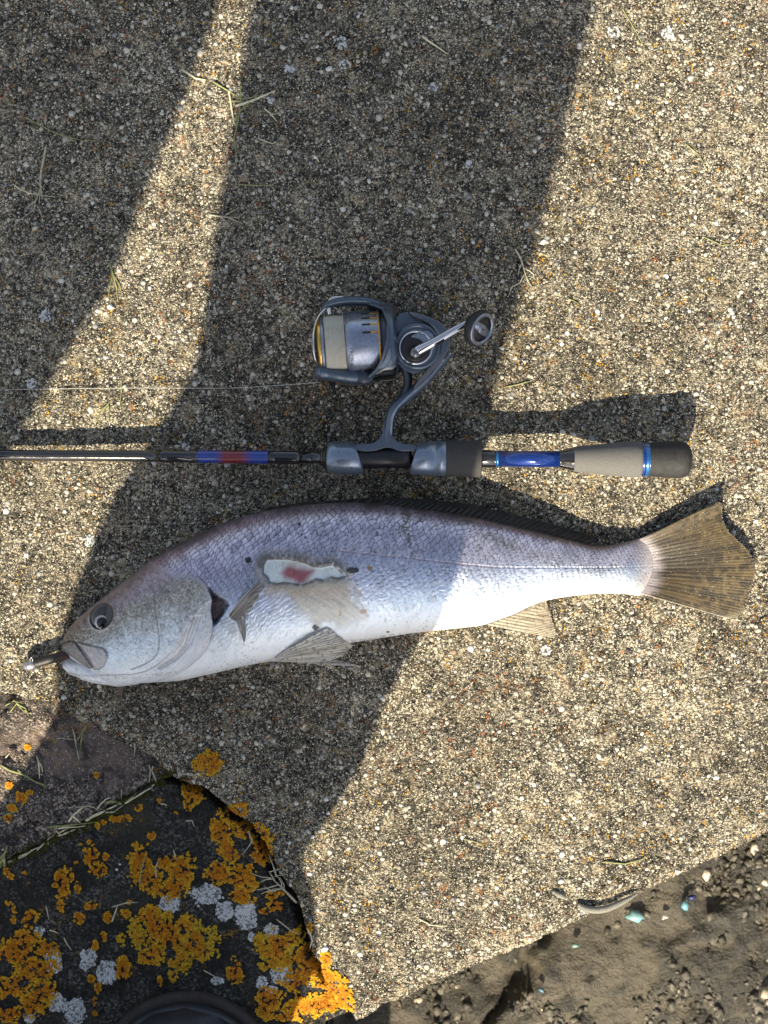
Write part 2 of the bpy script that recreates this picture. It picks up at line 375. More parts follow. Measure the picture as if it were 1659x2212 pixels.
# ---- aggregate: 300 largest pebbles as parts, the rest joined ----
PCOL = np.array([(.50, .47, .40), (.58, .54, .45), (.40, .37, .31), (.66, .64, .58), (.32, .30, .27), (.47, .41, .32), (.25, .25, .25), (.36, .36, .36), (.05, .05, .055), (.42, .28, .20)])
PW = np.array([.20, .18, .16, .10, .10, .10, .06, .05, .03, .02])
def place(n, rg, lo=(-50, -50), hi=(1710, 2250), inset=-3):
    X = lo[0]+rg.random(n)*(hi[0]-lo[0]); Y = lo[1]+rg.random(n)*(hi[1]-lo[1])
    k = slab_sd(X, Y) < inset; return X[k], Y[k]
def toW(X, Y, Z): return np.stack([(X-829.5)/SC, (1106-Y)/SC, Z/SC], -1)
rg = np.random.default_rng(3)
X1, Y1 = place(17000, rg); s = 2.0+4.4*rg.random(len(X1))**3.4
pc = PCOL[rg.choice(len(PCOL), len(X1), p=PW)]*(.62+.40*rg.random((len(X1), 1)))*np.array([(1.0, .985, .94)])*(.6+.4*macro(X1, Y1)[:, None])
fl = .22+.22*rg.random(len(X1))
V, F = scatter_shapes(IV, IF, toW(X1, Y1, slab_z(X1, Y1)+s*.02), s/SC, rg.random(len(X1))*6.28, fl, .27, rg)
tag(obj('aggregate_pebbles', V, F, M['grains'], slab, col=np.repeat(pc, 12, 0), smooth=False), kind='stuff')
# fine grains (4-sided bipyramids, upper half)
GV = np.array([(1, 0, 0), (.2, .95, 0), (-.9, .4, 0), (-.6, -.8, 0), (.5, -.8, 0), (0, 0, .8)]); GF = np.array([(0, 1, 5), (1, 2, 5), (2, 3, 5), (3, 4, 5), (4, 0, 5)])
X2, Y2 = place(150000, rg, inset=0); s = 1.1+1.5*rg.random(len(X2))**1.6
lum = rg.random((len(X2), 1)); gc = macro(X2, Y2)[:, None]*np.where(lum < .38, np.array([(.075, .072, .070)])*(.3+2.2*lum), np.array([(.62, .565, .44)])*(.42+.62*(lum-.38)/.62)*np.array([(1.0, .975, .90)]))
om = (fbm(X2/16, Y2/16, 3, 101) > .645) & (fbm(X2/150, Y2/150, 2, 103) > .42) & (rg.random(len(X2)) < .75)
redz = fbm(X2/200+9, Y2/200, 2, 105)
oc = np.where((redz > .56)[:, None], np.array([(.42, .14, .035)]), np.array([(.55, .30, .03)]))*(.6+.6*rg.random((len(X2), 1)))
gc = np.where(om[:, None], oc, gc)
V, F = scatter_shapes(GV, GF, toW(X2, Y2, slab_z(X2, Y2)-.3), s/SC, rg.random(len(X2))*6.28, .5+.6*rg.random(len(X2)), .2, rg)
tag(obj('aggregate_grains', V, F, M['grains'], slab, col=np.repeat(gc, 6, 0), smooth=False), kind='stuff')
# the largest pebbles, each its own part
pmesh = []
for k in range(16):
    rgk = np.random.default_rng(50+k); c = PCOL[[0, 1, 3, 2, 0, 4, 1, 3, 5, 7, 0, 1, 6, 2, 3, 8][k]]
    v, f = scatter_shapes(IV, IF, np.zeros((1, 3)), np.array([1.0]), np.array([0.0]), np.array([.26+.14*rgk.random()]), .28, rgk)
    me = mesh_np('pebble', v, f, col=np.repeat(c[None], 12, 0), smooth=False); me.materials.append(M['grains']); pmesh.append(me)
X3, Y3 = place(330, rg, (10, 10), (1650, 2190), -12); X3, Y3 = X3[:290], Y3[:290]; Z3 = slab_z(X3, Y3)
big = 5.2+4.4*rg.random(len(X3))**3
for i in range(len(X3)):
    o = link('pebble', pmesh[i % 16], None, slab); o.location = ((X3[i]-829.5)/SC, (1106-Y3[i])/SC, (Z3[i]+.3)/SC)
    q = big[i]/SC; o.scale = (q, q, q); o.rotation_euler = (0, 0, rg.random()*6.28)
# a row of pale pebbles showing along the broken slab rim
rim = [(225, 1556), (236, 1560), (248, 1568), (262, 1574), (272, 1580), (214, 1552), (342, 1648), (408, 1672), (430, 1704), (600, 1888), (655, 1908), (690, 2098)]
# grains on the two lower stones
for nm, par, fz, reg, n, base in (('stone_grains', stone, stone_z, STONE, 9000, (.42, .34, .27)), ('rock_grains', rock, rock_z, ROCK, 12000, (.075, .07, .06))):
    X4 = -20+rg.random(n)*(560 if par is stone else 820); Y4 = 1480+rg.random(n)*760
    k = (sdf(reg, X4, Y4) < -6) & (slab_sd(X4, Y4) > 4)
    if par is rock: k &= stone_sd(X4, Y4) > 2
    X4, Y4 = X4[k], Y4[k]; s = .9+1.3*rg.random(len(X4))**2
    cc = np.array([base])*(.3+1.3*rg.random((len(X4), 1))**1.5)
    V, F = scatter_shapes(GV, GF, toW(X4, Y4, fz(X4, Y4)-.2), s/SC, rg.random(len(X4))*6.28, .5+.6*rg.random(len(X4)), .2, rg)
    tag(obj(nm, V, F, M['grains'], par, col=np.repeat(cc, 6, 0), smooth=False), kind='stuff')

# ---------------- lichens ----------------
def surf_z(X, Y):
    """height of whichever stone is on top"""
    zs = np.where(slab_sd(X, Y) < 0, slab_z(X, Y), -1e9)
    zt = np.where(stone_sd(X, Y) < 0, stone_z(X, Y), -1e9)
    zr = np.where(rock_sd(X, Y) < 0, rock_z(X, Y), -1e9)
    return np.maximum(np.maximum(zs, zt), zr)
# one lichen flake: small domed fan
FV = np.array([(0, 0, .55)]+[(math.cos(a)*(1+.22*math.cos(3*a+1)), math.sin(a)*(1+.22*math.cos(3*a+1)), -.15) for a in np.linspace(0, 6.283, 8)[:-1]])
FF = np.array([(0, 1+i, 1+(i+1) % 7) for i in range(7)])
def LZ(x, y): return x*.4557, 1458+y*.4557        # zoom-window coordinates of the lower left quarter
def lichen(ells, holes, label, kind='orange', dens=1.0, seed=0, group=None, thr=.0, name=None, yellow=.5):
    rg = np.random.default_rng(900+seed)
    E = [(*LZ(x, y), rx*.4557, ry*.4557) for x, y, rx, ry in ells]; Hs = [(*LZ(x, y), rx*.4557, ry*.4557) for x, y, rx, ry in holes]
    x0 = min(e[0]-e[2] for e in E)-8; x1 = max(e[0]+e[2] for e in E)+8; y0 = min(e[1]-e[3] for e in E)-8; y1 = max(e[1]+e[3] for e in E)+8
    n = int((x1-x0)*(y1-y0)*.42*dens)
    X = x0+rg.random(n)*(x1-x0); Y = y0+rg.random(n)*(y1-y0)
    wob = (fbm(X/15, Y/15, 3, 200+seed)-.5)*(1.15 if kind == 'orange' else .7) + (fbm(X/5, Y/5, 3, 300+seed)-.5)*(.75 if kind == 'orange' else .5) + (0 if kind == 'orange' else .08)
    m = np.full(n, 9.0)
    for ex, ey, rx, ry in E: m = np.minimum(m, np.sqrt(((X-ex)/rx)**2+((Y-ey)/ry)**2))
    m = m+wob
    for ex, ey, rx, ry in Hs:
        m = np.where(np.sqrt(((X-ex)/rx)**2+((Y-ey)/ry)**2)+wob < 1, 9, m)
    lace = fbm(X/5.5, Y/5.5, 2, 400+seed)
    k = (m < 1.0) & (lace > .415+thr-.10*sst(.6, 1, m))
    X, Y, m, lace = X[k], Y[k], m[k], lace[k]
    n = len(X)
    if n == 0: return None
    s = (1.15+1.15*rg.random(n)) if kind == 'orange' else (1.0+1.3*rg.random(n))
    rim = sst(.62, .98, m)
    if kind == 'orange':
        a = np.array([(.50, .175, .014)]); b = np.array([(.62, .34, .022)]); y = np.array([(.52, .37, .03)])
        t = np.clip(rim+(rg.random(n)-.5)*.5+yellow*(fbm(X/20, Y/20, 2, 500+seed)-.4)*2, 0, 1)[:, None]
        c = a*(1-t)+b*t; t2 = np.clip(yellow*fbm(X/30, Y/30, 2, 510+seed)*2-.75+rim*.3, 0, 1)[:, None]; c = c*(1-t2)+y*t2
        c = c*(.60+.7*rg.random((n, 1)))
        h = 1.5+2.6*fbm(X/9, Y/9, 2, 600+seed)+1.2*rg.random(n)
    else:
        c = np.array([(.66, .67, .65)])*(.65+.5*rg.random((n, 1))); dark = (fbm(X/3, Y/3, 2, 700+seed) < .40)[:, None]; c = np.where(dark, c*.30, c)
        h = .8+1.2*rg.random(n)
    V, F = scatter_shapes(FV, FF, toW(X, Y, surf_z(X, Y)+h*.8), s*1.25/SC, rg.random(n)*6.28, .55+.5*rg.random(n), .22, rg)
    tx = (rg.random(n)-.5)*.9; 
    o = obj(name or ('orange_lichen' if kind == 'orange' else 'white_lichen'), V, F, M['lichen'], None, col=np.repeat(c, 8, 0), smooth=False)
    return tag(o, label, 'lichen', group)
ORANGE = [
 ([(992, 412, 66, 48)], [], 'round orange lichen rosette alone on the concrete slab, just above the dark rock', 1.0, .0, .5),
 ([(905, 592, 50, 58)], [], 'round yellow-orange lichen rosette nearest the top corner of the dark rock', 1.0, .0, .8),
 ([(1110, 670, 75, 52), (1050, 745, 62, 62), (1200, 755, 85, 50), (1232, 850, 48, 62), (1085, 850, 50, 50), (1035, 950, 65, 58), (1145, 965, 78, 60), (1140, 1055, 60, 40)], [(1140, 825, 46, 40), (1105, 690, 25, 18)], 'largest upright orange lichen patch, beside the crack along the slab, with dark holes', 1.0, .03, .3),
 ([(650, 900, 50, 82), (700, 985, 58, 60), (850, 935, 62, 68), (820, 1020, 60, 60), (765, 905, 30, 28), (765, 1040, 60, 30)], [(745, 860, 28, 25)], 'orange lichen patch shaped like a wide U above the white lichens', 1.0, .03, .3),
 ([(425, 880, 38, 46), (445, 945, 38, 35), (488, 875, 13, 16)], [], 'small orange lichen patch left of the U-shaped one', 1.0, .05, .3),
 ([(285, 1000, 40, 70), (275, 1110, 20, 28), (350, 1020, 14, 28)], [], 'narrow upright orange lichen patch on the left part of the dark rock', 1.0, .06, .1),
 ([(700, 1170, 90, 50), (640, 1250, 45, 52), (760, 1230, 75, 62), (880, 1200, 60, 42), (950, 1290, 86, 80), (820, 1290, 90, 50), (720, 1335, 60, 60), (850, 1375, 60, 45), (812, 1430, 20, 32), (560, 1270, 26, 28)], [(800, 1325, 26, 40), (860, 1235, 16, 12)], 'broad yellow-orange lichen patch in the middle of the dark rock above the boot', 1.0, .02, .85),
 ([(130, 1175, 38, 46), (100, 1275, 62, 52), (60, 1330, 72, 70), (200, 1320, 62, 40), (150, 1420, 100, 70), (60, 1480, 80, 60), (190, 1510, 70, 60), (140, 1580, 62, 50), (40, 1620, 50, 40)], [(100, 1478, 32, 20), (40, 1560, 26, 22)], 'big orange lichen patch at the left edge of the photo', 1.0, .075, .35),
 ([(1290, 1310, 86, 72), (1380, 1268, 46, 46), (1330, 1380, 50, 32), (1240, 1400, 26, 22)], [], 'yellow-orange lichen patch at the right end of the dark rock below the crack', 1.0, .0, .9),
 ([(1270, 1550, 55, 52), (1245, 1610, 40, 30)], [], 'orange lichen patch just right of the boot toe', 1.0, .04, .5),
 ([(1400, 1460, 80, 60), (1480, 1410, 70, 50), (1440, 1350, 60, 40)], [(1440, 1500, 40, 20)], 'sunlit orange lichen patch on the rock beside the sun edge of the corner', 1.0, .06, .35),
 ([(1440, 1590, 110, 42), (1540, 1560, 100, 50), (1350, 1640, 90, 22), (1420, 1540, 40, 20)], [(1430, 1530, 30, 14)], 'brightest sunlit orange lichen crust along the bottom rim of the rock', 1.0, .04, .5),
 ([(1545, 1450, 60, 60), (1610, 1510, 60, 60), (1640, 1560, 40, 40), (1560, 1520, 50, 40)], [], 'sunlit orange lichen crust on the lowest corner of the concrete slab', 1.0, .02, .5),
 ([(1545, 1350, 25, 38)], [], 'orange lichen on the broken slab rim just below the bright white chip', 1.0, .0, .4),
 ([(1468, 1195, 11, 28)], [], 'thin orange lichen strip on the broken slab rim beside the crack', 1.0, .0, .4),
 ([(555, 695, 48, 18)], [], 'flat small orange lichen just below the straw filled crack', 1.0, .04, .5),
 ([(575, 1395, 36, 52)], [], 'orange lichen touching the round white lichen above the boot', 1.0, .05, .1),
 ([(1110, 1430, 40, 44)], [(1110, 1420, 10, 10)], 'lone deep orange lichen patch above the boot toe', 1.0, .08, .0),
 ([(1310, 1110, 45, 22), (1290, 1060, 26, 26), (1250, 1135, 20, 14)], [], 'broken up orange lichen flecks under the dead grass sprig in the crack', 1.0, .08, .1),
]
for i, (e, h, lab, d, t, y) in enumerate(ORANGE): lichen(e, h, lab, 'orange', d, i, thr=t, yellow=y)
SM = [(482, 712, 14, 12), (650, 645, 16, 18), (452, 725, 14, 20), (710, 775, 18, 15), (500, 1165, 18, 26), (365, 1170, 26, 26), (420, 1110, 28, 18), (590, 1150, 30, 20), (480, 1270, 16, 16), (440, 1300, 14, 28), (600, 1090, 14, 10), (447, 482, 9, 10), (115, 350, 14, 14), (745, 608, 9, 9),
      (345, 912, 9, 9), (410, 805, 9, 8), (365, 820, 8, 8), (822, 672, 8, 8), (480, 1250, 10, 14), (420, 1460, 14, 18), (455, 1500, 12, 26), (30, 530, 16, 14), (90, 590, 26, 24), (40, 640, 24, 16), (130, 565, 14, 10), (30, 690, 18, 14), (100, 955, 12, 10), (55, 1130, 12, 16), (35, 970, 18, 14), (12, 945, 12, 18), (1330, 1050, 12, 12), (1100, 1365, 12, 9), (750, 1470, 10, 22), (440, 1560, 8, 20), (445, 1615, 10, 10), (1150, 610, 30, 8), (50, 1180, 10, 20), (30, 1100, 18, 10), (640, 1200, 12, 10)]
for i, e in enumerate(SM): lichen([e], [], 'small loose fleck of orange lichen on the dark lower stones', 'orange', 1.2, 100+i, group='small orange lichen flecks', thr=.02, yellow=.4)
WHITE = [((240, 1375, 45, 58), 'white lichen against the big orange patch at the left edge'), ((403, 1358, 42, 50), 'mottled white lichen just left of the round white one'), ((495, 1425, 50, 56), 'neatly round white lichen above the left end of the boot'),
 ((795, 1100, 56, 42), 'white lichen tucked under the U-shaped orange patch'), ((975, 1058, 74, 52), 'large white lichen between the two biggest upper orange patches'), ((1062, 1133, 44, 46), 'speckled grey-white lichen between the two largest white ones'), ((1163, 1165, 56, 68), 'largest white lichen, in the middle right of the dark rock'),
 ((1185, 1265, 16, 22), 'tiny white lichen hanging below the largest white one'), ((1280, 1232, 34, 34), 'small white lichen above the yellow-orange patch by the crack'), ((1332, 1438, 56, 48), 'grey-white lichen at the edge of the sunlit corner'), ((1238, 1476, 26, 36), 'small white ring lichen right of the boot toe'),
 ((265, 1565, 40, 50), 'white lichen left of the boot, upper of two'), ((352, 1605, 50, 60), 'white lichen touching the left end of the boot'), ((170, 1236, 22, 20), 'tiny bright white lichen ring in the left orange area'), ((1022, 1465, 30, 18), 'small scattered white lichen just above the boot toe'), ((130, 1642, 26, 18), 'white lichen cut off by the bottom edge at the left'), ((1290, 1510, 30, 16), 'faint white lichen crumbs below the white ring lichen')]
for i, (e, lab) in enumerate(WHITE): lichen([e], [], lab, 'white', 1.9, 200+i, thr=-.22)
def LW(px, py): return ((px)/.4557, (py-1458)/.4557)
for i, (px, py, r, lab) in enumerate([(736, 92, 13, 'white lichen dot near the top centre, above another one'), (746, 142, 12, 'white lichen dot just below the topmost one'), (936, 188, 10, 'white lichen dot in the shade right of centre near the top'), (98, 682, 14, 'white lichen dot in the shade at the left edge'), (68, 828, 10, 'white lichen dot above the fishing line at the far left'), (1012, 356, 8, 'small white lichen dot alone in the upper middle shade'), (1325, 70, 14, 'sunlit white lichen dot near the top right'), (1442, 74, 14, 'rightmost sunlit white lichen dot at the top'), (400, 965, 8, 'white lichen dot touching the upper side of the dark rod blank'), (195, 1168, 13, 'sunlit white lichen dot above the fish snout'), (1180, 1405, 10, 'white lichen speck below the anal fin'), (625, 150, 9, 'white lichen dot to the left of the upper centre pair'), (585, 215, 8, 'white lichen dot right of the dead grass junction'), (1260, 1970, 7, 'white speck beside the grey worm cast')]):
    x, y = LW(px, py); lichen([(x, y, r/.4557, r/.4557)], [], lab, 'white', 1.2, 300+i, thr=.02)
# moss in the cracks
rg = np.random.default_rng(77)
MC = [(20, 1868), (60, 1848), (120, 1818), (200, 1776), (240, 1756), (300, 1718), (345, 1694), (380, 1676), (400, 1676)]
t = rg.random(5000)*(len(MC)-1); i = t.astype(int); f = t-i; mc = np.array(MC, float)
X = mc[i, 0]*(1-f)+mc[np.minimum(i+1, len(MC)-1), 0]*f+rg.normal(0, 9, 5000); Y = mc[i, 1]*(1-f)+mc[np.minimum(i+1, len(MC)-1), 1]*f+rg.normal(0, 6, 5000)
k = fbm(X/18, Y/18, 2, 701) > .45; X, Y = X[k], Y[k]
cc = np.array([(.075, .075, .018)])*(.4+1.1*rg.random((len(X), 1)))
V, F = scatter_shapes(GV, GF, toW(X, Y, np.maximum(surf_z(X, Y), -60)+1), (1.0+1.2*rg.random(len(X)))/SC, rg.random(len(X))*6.28, 1+.8*rg.random(len(X)), .3, rg)
tag(obj('moss', V, F, M['moss'], None, col=np.repeat(cc, 6, 0), smooth=False), 'dark green moss growing along the crack between the lower stones', 'moss', kind='stuff')
# ---------------- fish ----------------
def ip(pts, x):
    a = np.array(pts, float); return np.interp(x, a[:, 0], a[:, 1])
def smooth1(y, k):
    ker = np.hanning(k+2)[1:-1]; ker /= ker.sum(); return np.convolve(np.pad(y, k//2, mode='edge'), ker, 'same')[k//2:len(y)+k//2]
TOP = [(133, 1396), (136, 1380), (141, 1370), (150, 1357), (161, 1343), (173, 1331), (186, 1320), (199, 1309), (228, 1286), (254, 1265), (284, 1242), (316, 1218), (349, 1195), (385, 1174), (433, 1150), (482, 1130), (531, 1114), (585, 1101), (640, 1093), (703, 1087), (768, 1085),
       (817, 1088), (865, 1094), (931, 1102), (996, 1112), (1064, 1126), (1140, 1144), (1198, 1158), (1240, 1168), (1274, 1177), (1301, 1179), (1331, 1175), (1362, 1168), (1388, 1160), (1404, 1166), (1422, 1177), (1434, 1194), (1442, 1214)]
BOT = [(133, 1402), (138, 1410), (146, 1418), (158, 1427), (170, 1434), (185, 1442), (197, 1450), (215, 1466), (241, 1477), (254, 1482), (303, 1476), (336, 1474), (388, 1471), (460, 1455), (531, 1438), (586, 1428), (640, 1413), (690, 1403), (735, 1393), (774, 1386), (833, 1377), (888, 1368), (963, 1360), (1028, 1353),
       (1049, 1349), (1110, 1327), (1145, 1310), (1175, 1298), (1217, 1290), (1255, 1285), (1293, 1282), (1350, 1283), (1378, 1287), (1400, 1284), (1420, 1273), (1434, 1254), (1442, 1233)]
THK = [(133, 7), (150, 17), (180, 31), (230, 46), (300, 62), (400, 78), (520, 88), (700, 90), (850, 80), (1000, 64), (1150, 45), (1280, 31), (1350, 22), (1385, 14), (1412, 5), (1425, 2.0), (1442, 1)]
LATL = [(440, 1205), (500, 1196), (560, 1190), (640, 1186), (732, 1190), (810, 1198), (891, 1207), (1000, 1219), (1080, 1226), (1217, 1226), (1330, 1226), (1442, 1222)]
HEADP = [(378, 1241), (400, 1240), (430, 1247), (446, 1264), (455, 1283), (459, 1296), (456, 1319), (460, 1345), (459, 1366), (453, 1387), (444, 1404), (433, 1417), (410, 1438), (385, 1456), (355, 1470), (330, 1480), (100, 1520), (60, 1380), (160, 1260), (300, 1200), (345, 1222)]
SUBOP = [(458, 1298), (445, 1303), (430, 1319), (415, 1337), (401, 1355), (392, 1370), (385, 1384), (377, 1398), (368, 1410), (352, 1426), (336, 1439), (312, 1451), (287, 1457), (240, 1458), (189, 1459), (189, 1530), (350, 1530), (520, 1400), (500, 1300)]
PREOP = [(333, 1286), (334, 1302), (336, 1319), (339, 1336), (341, 1351), (344, 1374), (344, 1400), (340, 1412), (330, 1424), (316, 1433), (303, 1439), (284, 1446)]
GAP = [(450, 1270), (460, 1282), (472, 1291), (486, 1298), (493, 1307), (487, 1317), (480, 1328), (470, 1342), (461, 1352), (455, 1330)]
LIP = [(129, 1393), (137, 1389), (152, 1385), (163, 1390), (172, 1402), (181, 1416), (192, 1432), (199, 1442), (192, 1444), (178, 1434), (160, 1421), (146, 1412), (137, 1405)]
MAXI = [(160, 1386), (178, 1390), (196, 1395), (213, 1398), (224, 1402), (230, 1410), (232, 1419), (228, 1430), (224, 1439), (214, 1446), (204, 1445), (197, 1436), (188, 1420), (178, 1406), (168, 1394)]
EYE = (219.5, 1331.0)
def lesion_poly():
    Z = [(530, 395), (540, 320), (570, 293), (640, 290), (740, 292), (830, 310), (880, 325), (930, 350), (1000, 358), (1060, 345), (1100, 338), (1150, 385), (1190, 420), (1150, 435), (1080, 425), (1020, 450), (960, 440), (900, 470), (850, 492), (780, 480), (700, 470), (640, 480), (585, 470), (570, 430)]
    return [(432+x*.2604, 1134+y*.2604) for x, y in Z]
LES = lesion_poly()
BRUISE = [(432+x*.2604, 1134+y*.2604) for x, y in [(650, 400), (700, 350), (745, 330), (790, 365), (850, 370), (930, 385), (900, 430), (860, 480), (820, 490), (770, 450), (690, 450)]]
SCRAPE = [(570, 1262), (600, 1248), (680, 1245), (760, 1255), (775, 1290), (790, 1330), (735, 1352), (680, 1350), (650, 1335), (620, 1300)]

def scales(px, py):
    """overlapping scale relief: returns height 0..1, rim darkness 0..1, per-scale random"""
    lat = ip(LATL, px); dx = np.interp(px, [300, 480, 900, 1250, 1440], [11, 16.0, 16.5, 12, 6.5]); dy = np.interp(px, [300, 480, 900, 1250, 1440], [6.0, 8.2, 8.6, 5.6, 3.2])
    tx = np.linspace(250, 1460, 1300); Ux = np.concatenate([[0], np.cumsum((tx[1]-tx[0])/np.interp(tx[:-1], [300, 480, 900, 1250, 1440], [11, 16.0, 16.5, 12, 6.5]))])
    u = np.interp(px, tx, Ux); v = (py-lat)/dy
    v = v + (fbm(px/38, py/38, 2, 801)-.5)*1.5; u = u + (fbm(px/34, py/34, 2, 803)-.5)*1.3 + v*.22 + (fbm(px/9, py/9, 2, 804)-.5)*.35
    best = np.full(px.shape, 1e9); H_ = np.zeros(px.shape); rim = np.zeros(px.shape); rnd = np.zeros(px.shape); tl = np.zeros(px.shape)
    j0 = np.floor(v)
    for dj in (-1, 0, 1, 2):
        j = j0+dj; off = np.mod(j, 2)*.5
        i0 = np.floor(u-off)
        for di in (-1, 0, 1):
            i = i0+di; cx = i+off+.0; cy = j
            # scale: anterior edge hidden, posterior edge an arc
            rx = (u-cx); ry = (v-cy)/1.22
            r = np.sqrt((rx*1.0)**2*.95+(ry*.80)**2)
            ins = (r < 1.0) & (rx > -.25)
            better = ins & (cx < best)
            best = np.where(better, cx, best)
            H_ = np.where(better, .35+.65*rx, H_); tl = np.where(better, ry, tl)
            rim = np.where(better, sst(.80, 1.0, r), rim)
            rnd = np.where(better, vnoise(i*3.7+j*11.3+.5, j*5.1+i*1.7+.5, 5), rnd)
    return H_+ (rnd-.5)*1.1*tl, rim, rnd

NX, NT = 960, 330
xs_ = np.linspace(133, 1442, NX)
T = smooth1(np.interp(xs_, *np.array(TOP).T), 13); B = smooth1(np.interp(xs_, *np.array(BOT).T), 13); K = smooth1(np.interp(xs_, *np.array(THK).T), 25)
T[0] = 1396; B[0] = 1402
mid = (T+B)/2; hw = (B-T)/2
zc = np.maximum(K*.95, 6) + np.interp(xs_, [133, 240, 1250, 1400, 1442], [14, 2, 0, 3, 2])
th = np.linspace(0, math.pi, NT)
S = -np.cos(th)
PX = np.repeat(xs_[:, None], NT, 1); PY = mid[:, None]+hw[:, None]*S[None]
prof = np.sin(th)**.86
ZT = zc[:, None]+K[:, None]*prof[None]*(1-.10*S[None])
v01 = (S[None]+1)/2+0*PX
# ----- relief -----
D = np.zeros_like(PX)
hsd = sdf(HEADP, PX, PY); inhead = sst(2, -2, hsd); inhead = np.where((PY < 1262) & (PX < 440), sst(9, -16, hsd+(fbm(PX/7, PY/7, 3, 836)-.5)*16), inhead)
sh, srim, srnd = scales(PX, PY)
napex = sst(300, 420, PX+ (1230-PY)*.9)         # scaly nape over the head plate
scal = np.where(hsd > 0, 1.0, 0.0)
tail_f = sst(1425, 1385, PX)
les = sdf(LES, PX, PY); scr = sdf(SCRAPE, PX, PY)+(fbm(PX/18, PY/18, 3, 811)-.5)*52
belly = sst(.86, .62, v01)
amp = scal*(1.0-.75*sst(.66, .9, v01))*sst(2, 8, les)*(1-.5*sst(6, -10, scr))
D += sh*2.3*amp*sst(250, 330, PX) - srim*.8*amp
D += sst(2, -2, hsd)*4.2*sst(360, 425, PX+(PY-1240)*1.2)*sst(133, 260, PX)*sst(500, 440, PX)
def plate(poly, h, w, base=0):
    d = sdf(poly, PX, PY); return h*sst(w, -w, d), d
a, dsub = plate(SUBOP, -2.4, 1.6); D += a*inhead
a, dgap = plate(GAP, -15, 6); D += a*(1-inhead)
dpre = dline(PREOP, PX, PY); D -= 1.3*np.exp(-(dpre/1.8)**2); D += inhead*1.5*sst(12, 0, dpre)*sst(0, 3, PX-ip([(1286, 334), (1351, 341), (1400, 345), (1446, 300)], PY))
for off in (16, 27, 38):      # gill-cover folds
    pts = [(446-off*.72, 1330+off*.1), (436-off*.7, 1360), (420-off*.55, 1392), (392-off*.4, 1424-off*.1), (352-off*.3, 1447-off*.1)]
    df_ = dline(pts, PX, PY); FOLD = (FOLD if off > 16 else 0*PX)+np.exp(-(df_/1.6)**2); D -= inhead*2.6*np.exp(-(df_/2.4)**2)
a, dmax = plate(MAXI, 4.2, 1.8); D += a
a, dlip = plate(LIP, 5.5, 2.2); D += a
D -= 3.0*np.exp(-(dmax/1.8)**2); D += 1.6*(fbm(PX/7, PY/7, 3, 822)-.5)*2*sst(4, -4, np.minimum(dmax, dlip))
# eye socket
ex, ey = PX-EYE[0], PY-EYE[1]; ca, sa = math.cos(math.radians(-62)), math.sin(math.radians(-62))
er = np.sqrt(((ex*ca+ey*sa)/29.5)**2+((-ex*sa+ey*ca)/23.5)**2)
D += -6.0*sst(1.06, .86, er) + 2.2*np.exp(-((er-1.13)/.10)**2)
D -= 3*np.exp(-(((PX-183)/2.6)**2+((PY-1341)/4.5)**2))
# wound
D += -2.6*sst(2, -2, les) + 1.0*np.exp(-((les-4)/5)**2)*(.4+1.2*fbm(PX/5, PY/5, 2, 821))
D += .9*(fbm(PX/26, PY/26, 3, 823)-.5)*2 + .35*(fbm(PX/4, PY/4, 2, 824)-.5)*(1+2*inhead)
dlat = np.abs(PY-ip(LATL, PX)); D += -.7*np.exp(-(dlat/1.6)**2)*scal*sst(700, 740, PX)
D += 4.0*np.exp(-((les-14)/12)**2)*sst(-6, 6, PY-1255)*0.5
edge = np.sin(th)[None]
Z = ZT + D*(edge**.5)
# ----- colour -----
def lerp(a, b, t): return a*(1-t[..., None])+b*t[..., None]
def C(*c): return np.array(c, float)
n1 = fbm(PX/40, PY/40, 4, 831); n2 = fbm(PX/6, PY/6, 3, 833); n3 = fbm(PX/2.2, PY/2.2, 2, 835)
vv = v01 + (n1-.5)*.10
stops = [(0, (.07, .055, .055)), (.02, (.13, .105, .11)), (.06, (.30, .24, .28)), (.16, (.38, .37, .455)), (.36, (.335, .365, .475)), (.56, (.45, .53, .68)), (.74, (.64, .75, .84)), (.86, (.84, .89, .93)), (1, (.88, .89, .90))]
sp = np.array([s[0] for s in stops]); scv = np.array([s[1] for s in stops])
col = np.stack([np.interp(vv, sp, scv[:, k]) for k in range(3)], -1)
col = lerp(col, col*C(1.06, .96, 1.02), sst(700, 420, PX)*sst(.6, .2, vv))          # purple tint over the shoulder
col = lerp(col, col*C(1.05, 1.0, .90), sst(1180, 1360, PX)*.6)
# scales: bright heart, brown rim on the back, pale rim low down
bk = sst(.50, .12, v01)
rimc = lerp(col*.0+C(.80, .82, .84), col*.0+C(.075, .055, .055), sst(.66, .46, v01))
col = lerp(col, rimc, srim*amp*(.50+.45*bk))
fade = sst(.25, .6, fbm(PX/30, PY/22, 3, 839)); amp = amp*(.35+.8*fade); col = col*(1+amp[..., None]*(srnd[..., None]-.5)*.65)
gl = sst(.70, .80, fbm((PX+PY*.3)/3.2, (PY-PX*.3)/1.7, 2, 840))*sst(.04, .15, v01)*sst(.95, .6, v01); col = lerp(col, C(.92, .92, .95)+0*col, gl*.55)  # wet glints painted into the colour as near-white specks
col = lerp(col, C(.78, .73, .84)+0*col, amp*(.25+.75*bk)*.75*sst(.25, .75, sh)*(1-srim)*sst(.04, .12, v01)*(.4+srnd))  # pale scale hearts, brightened in the colour to stand in for glints
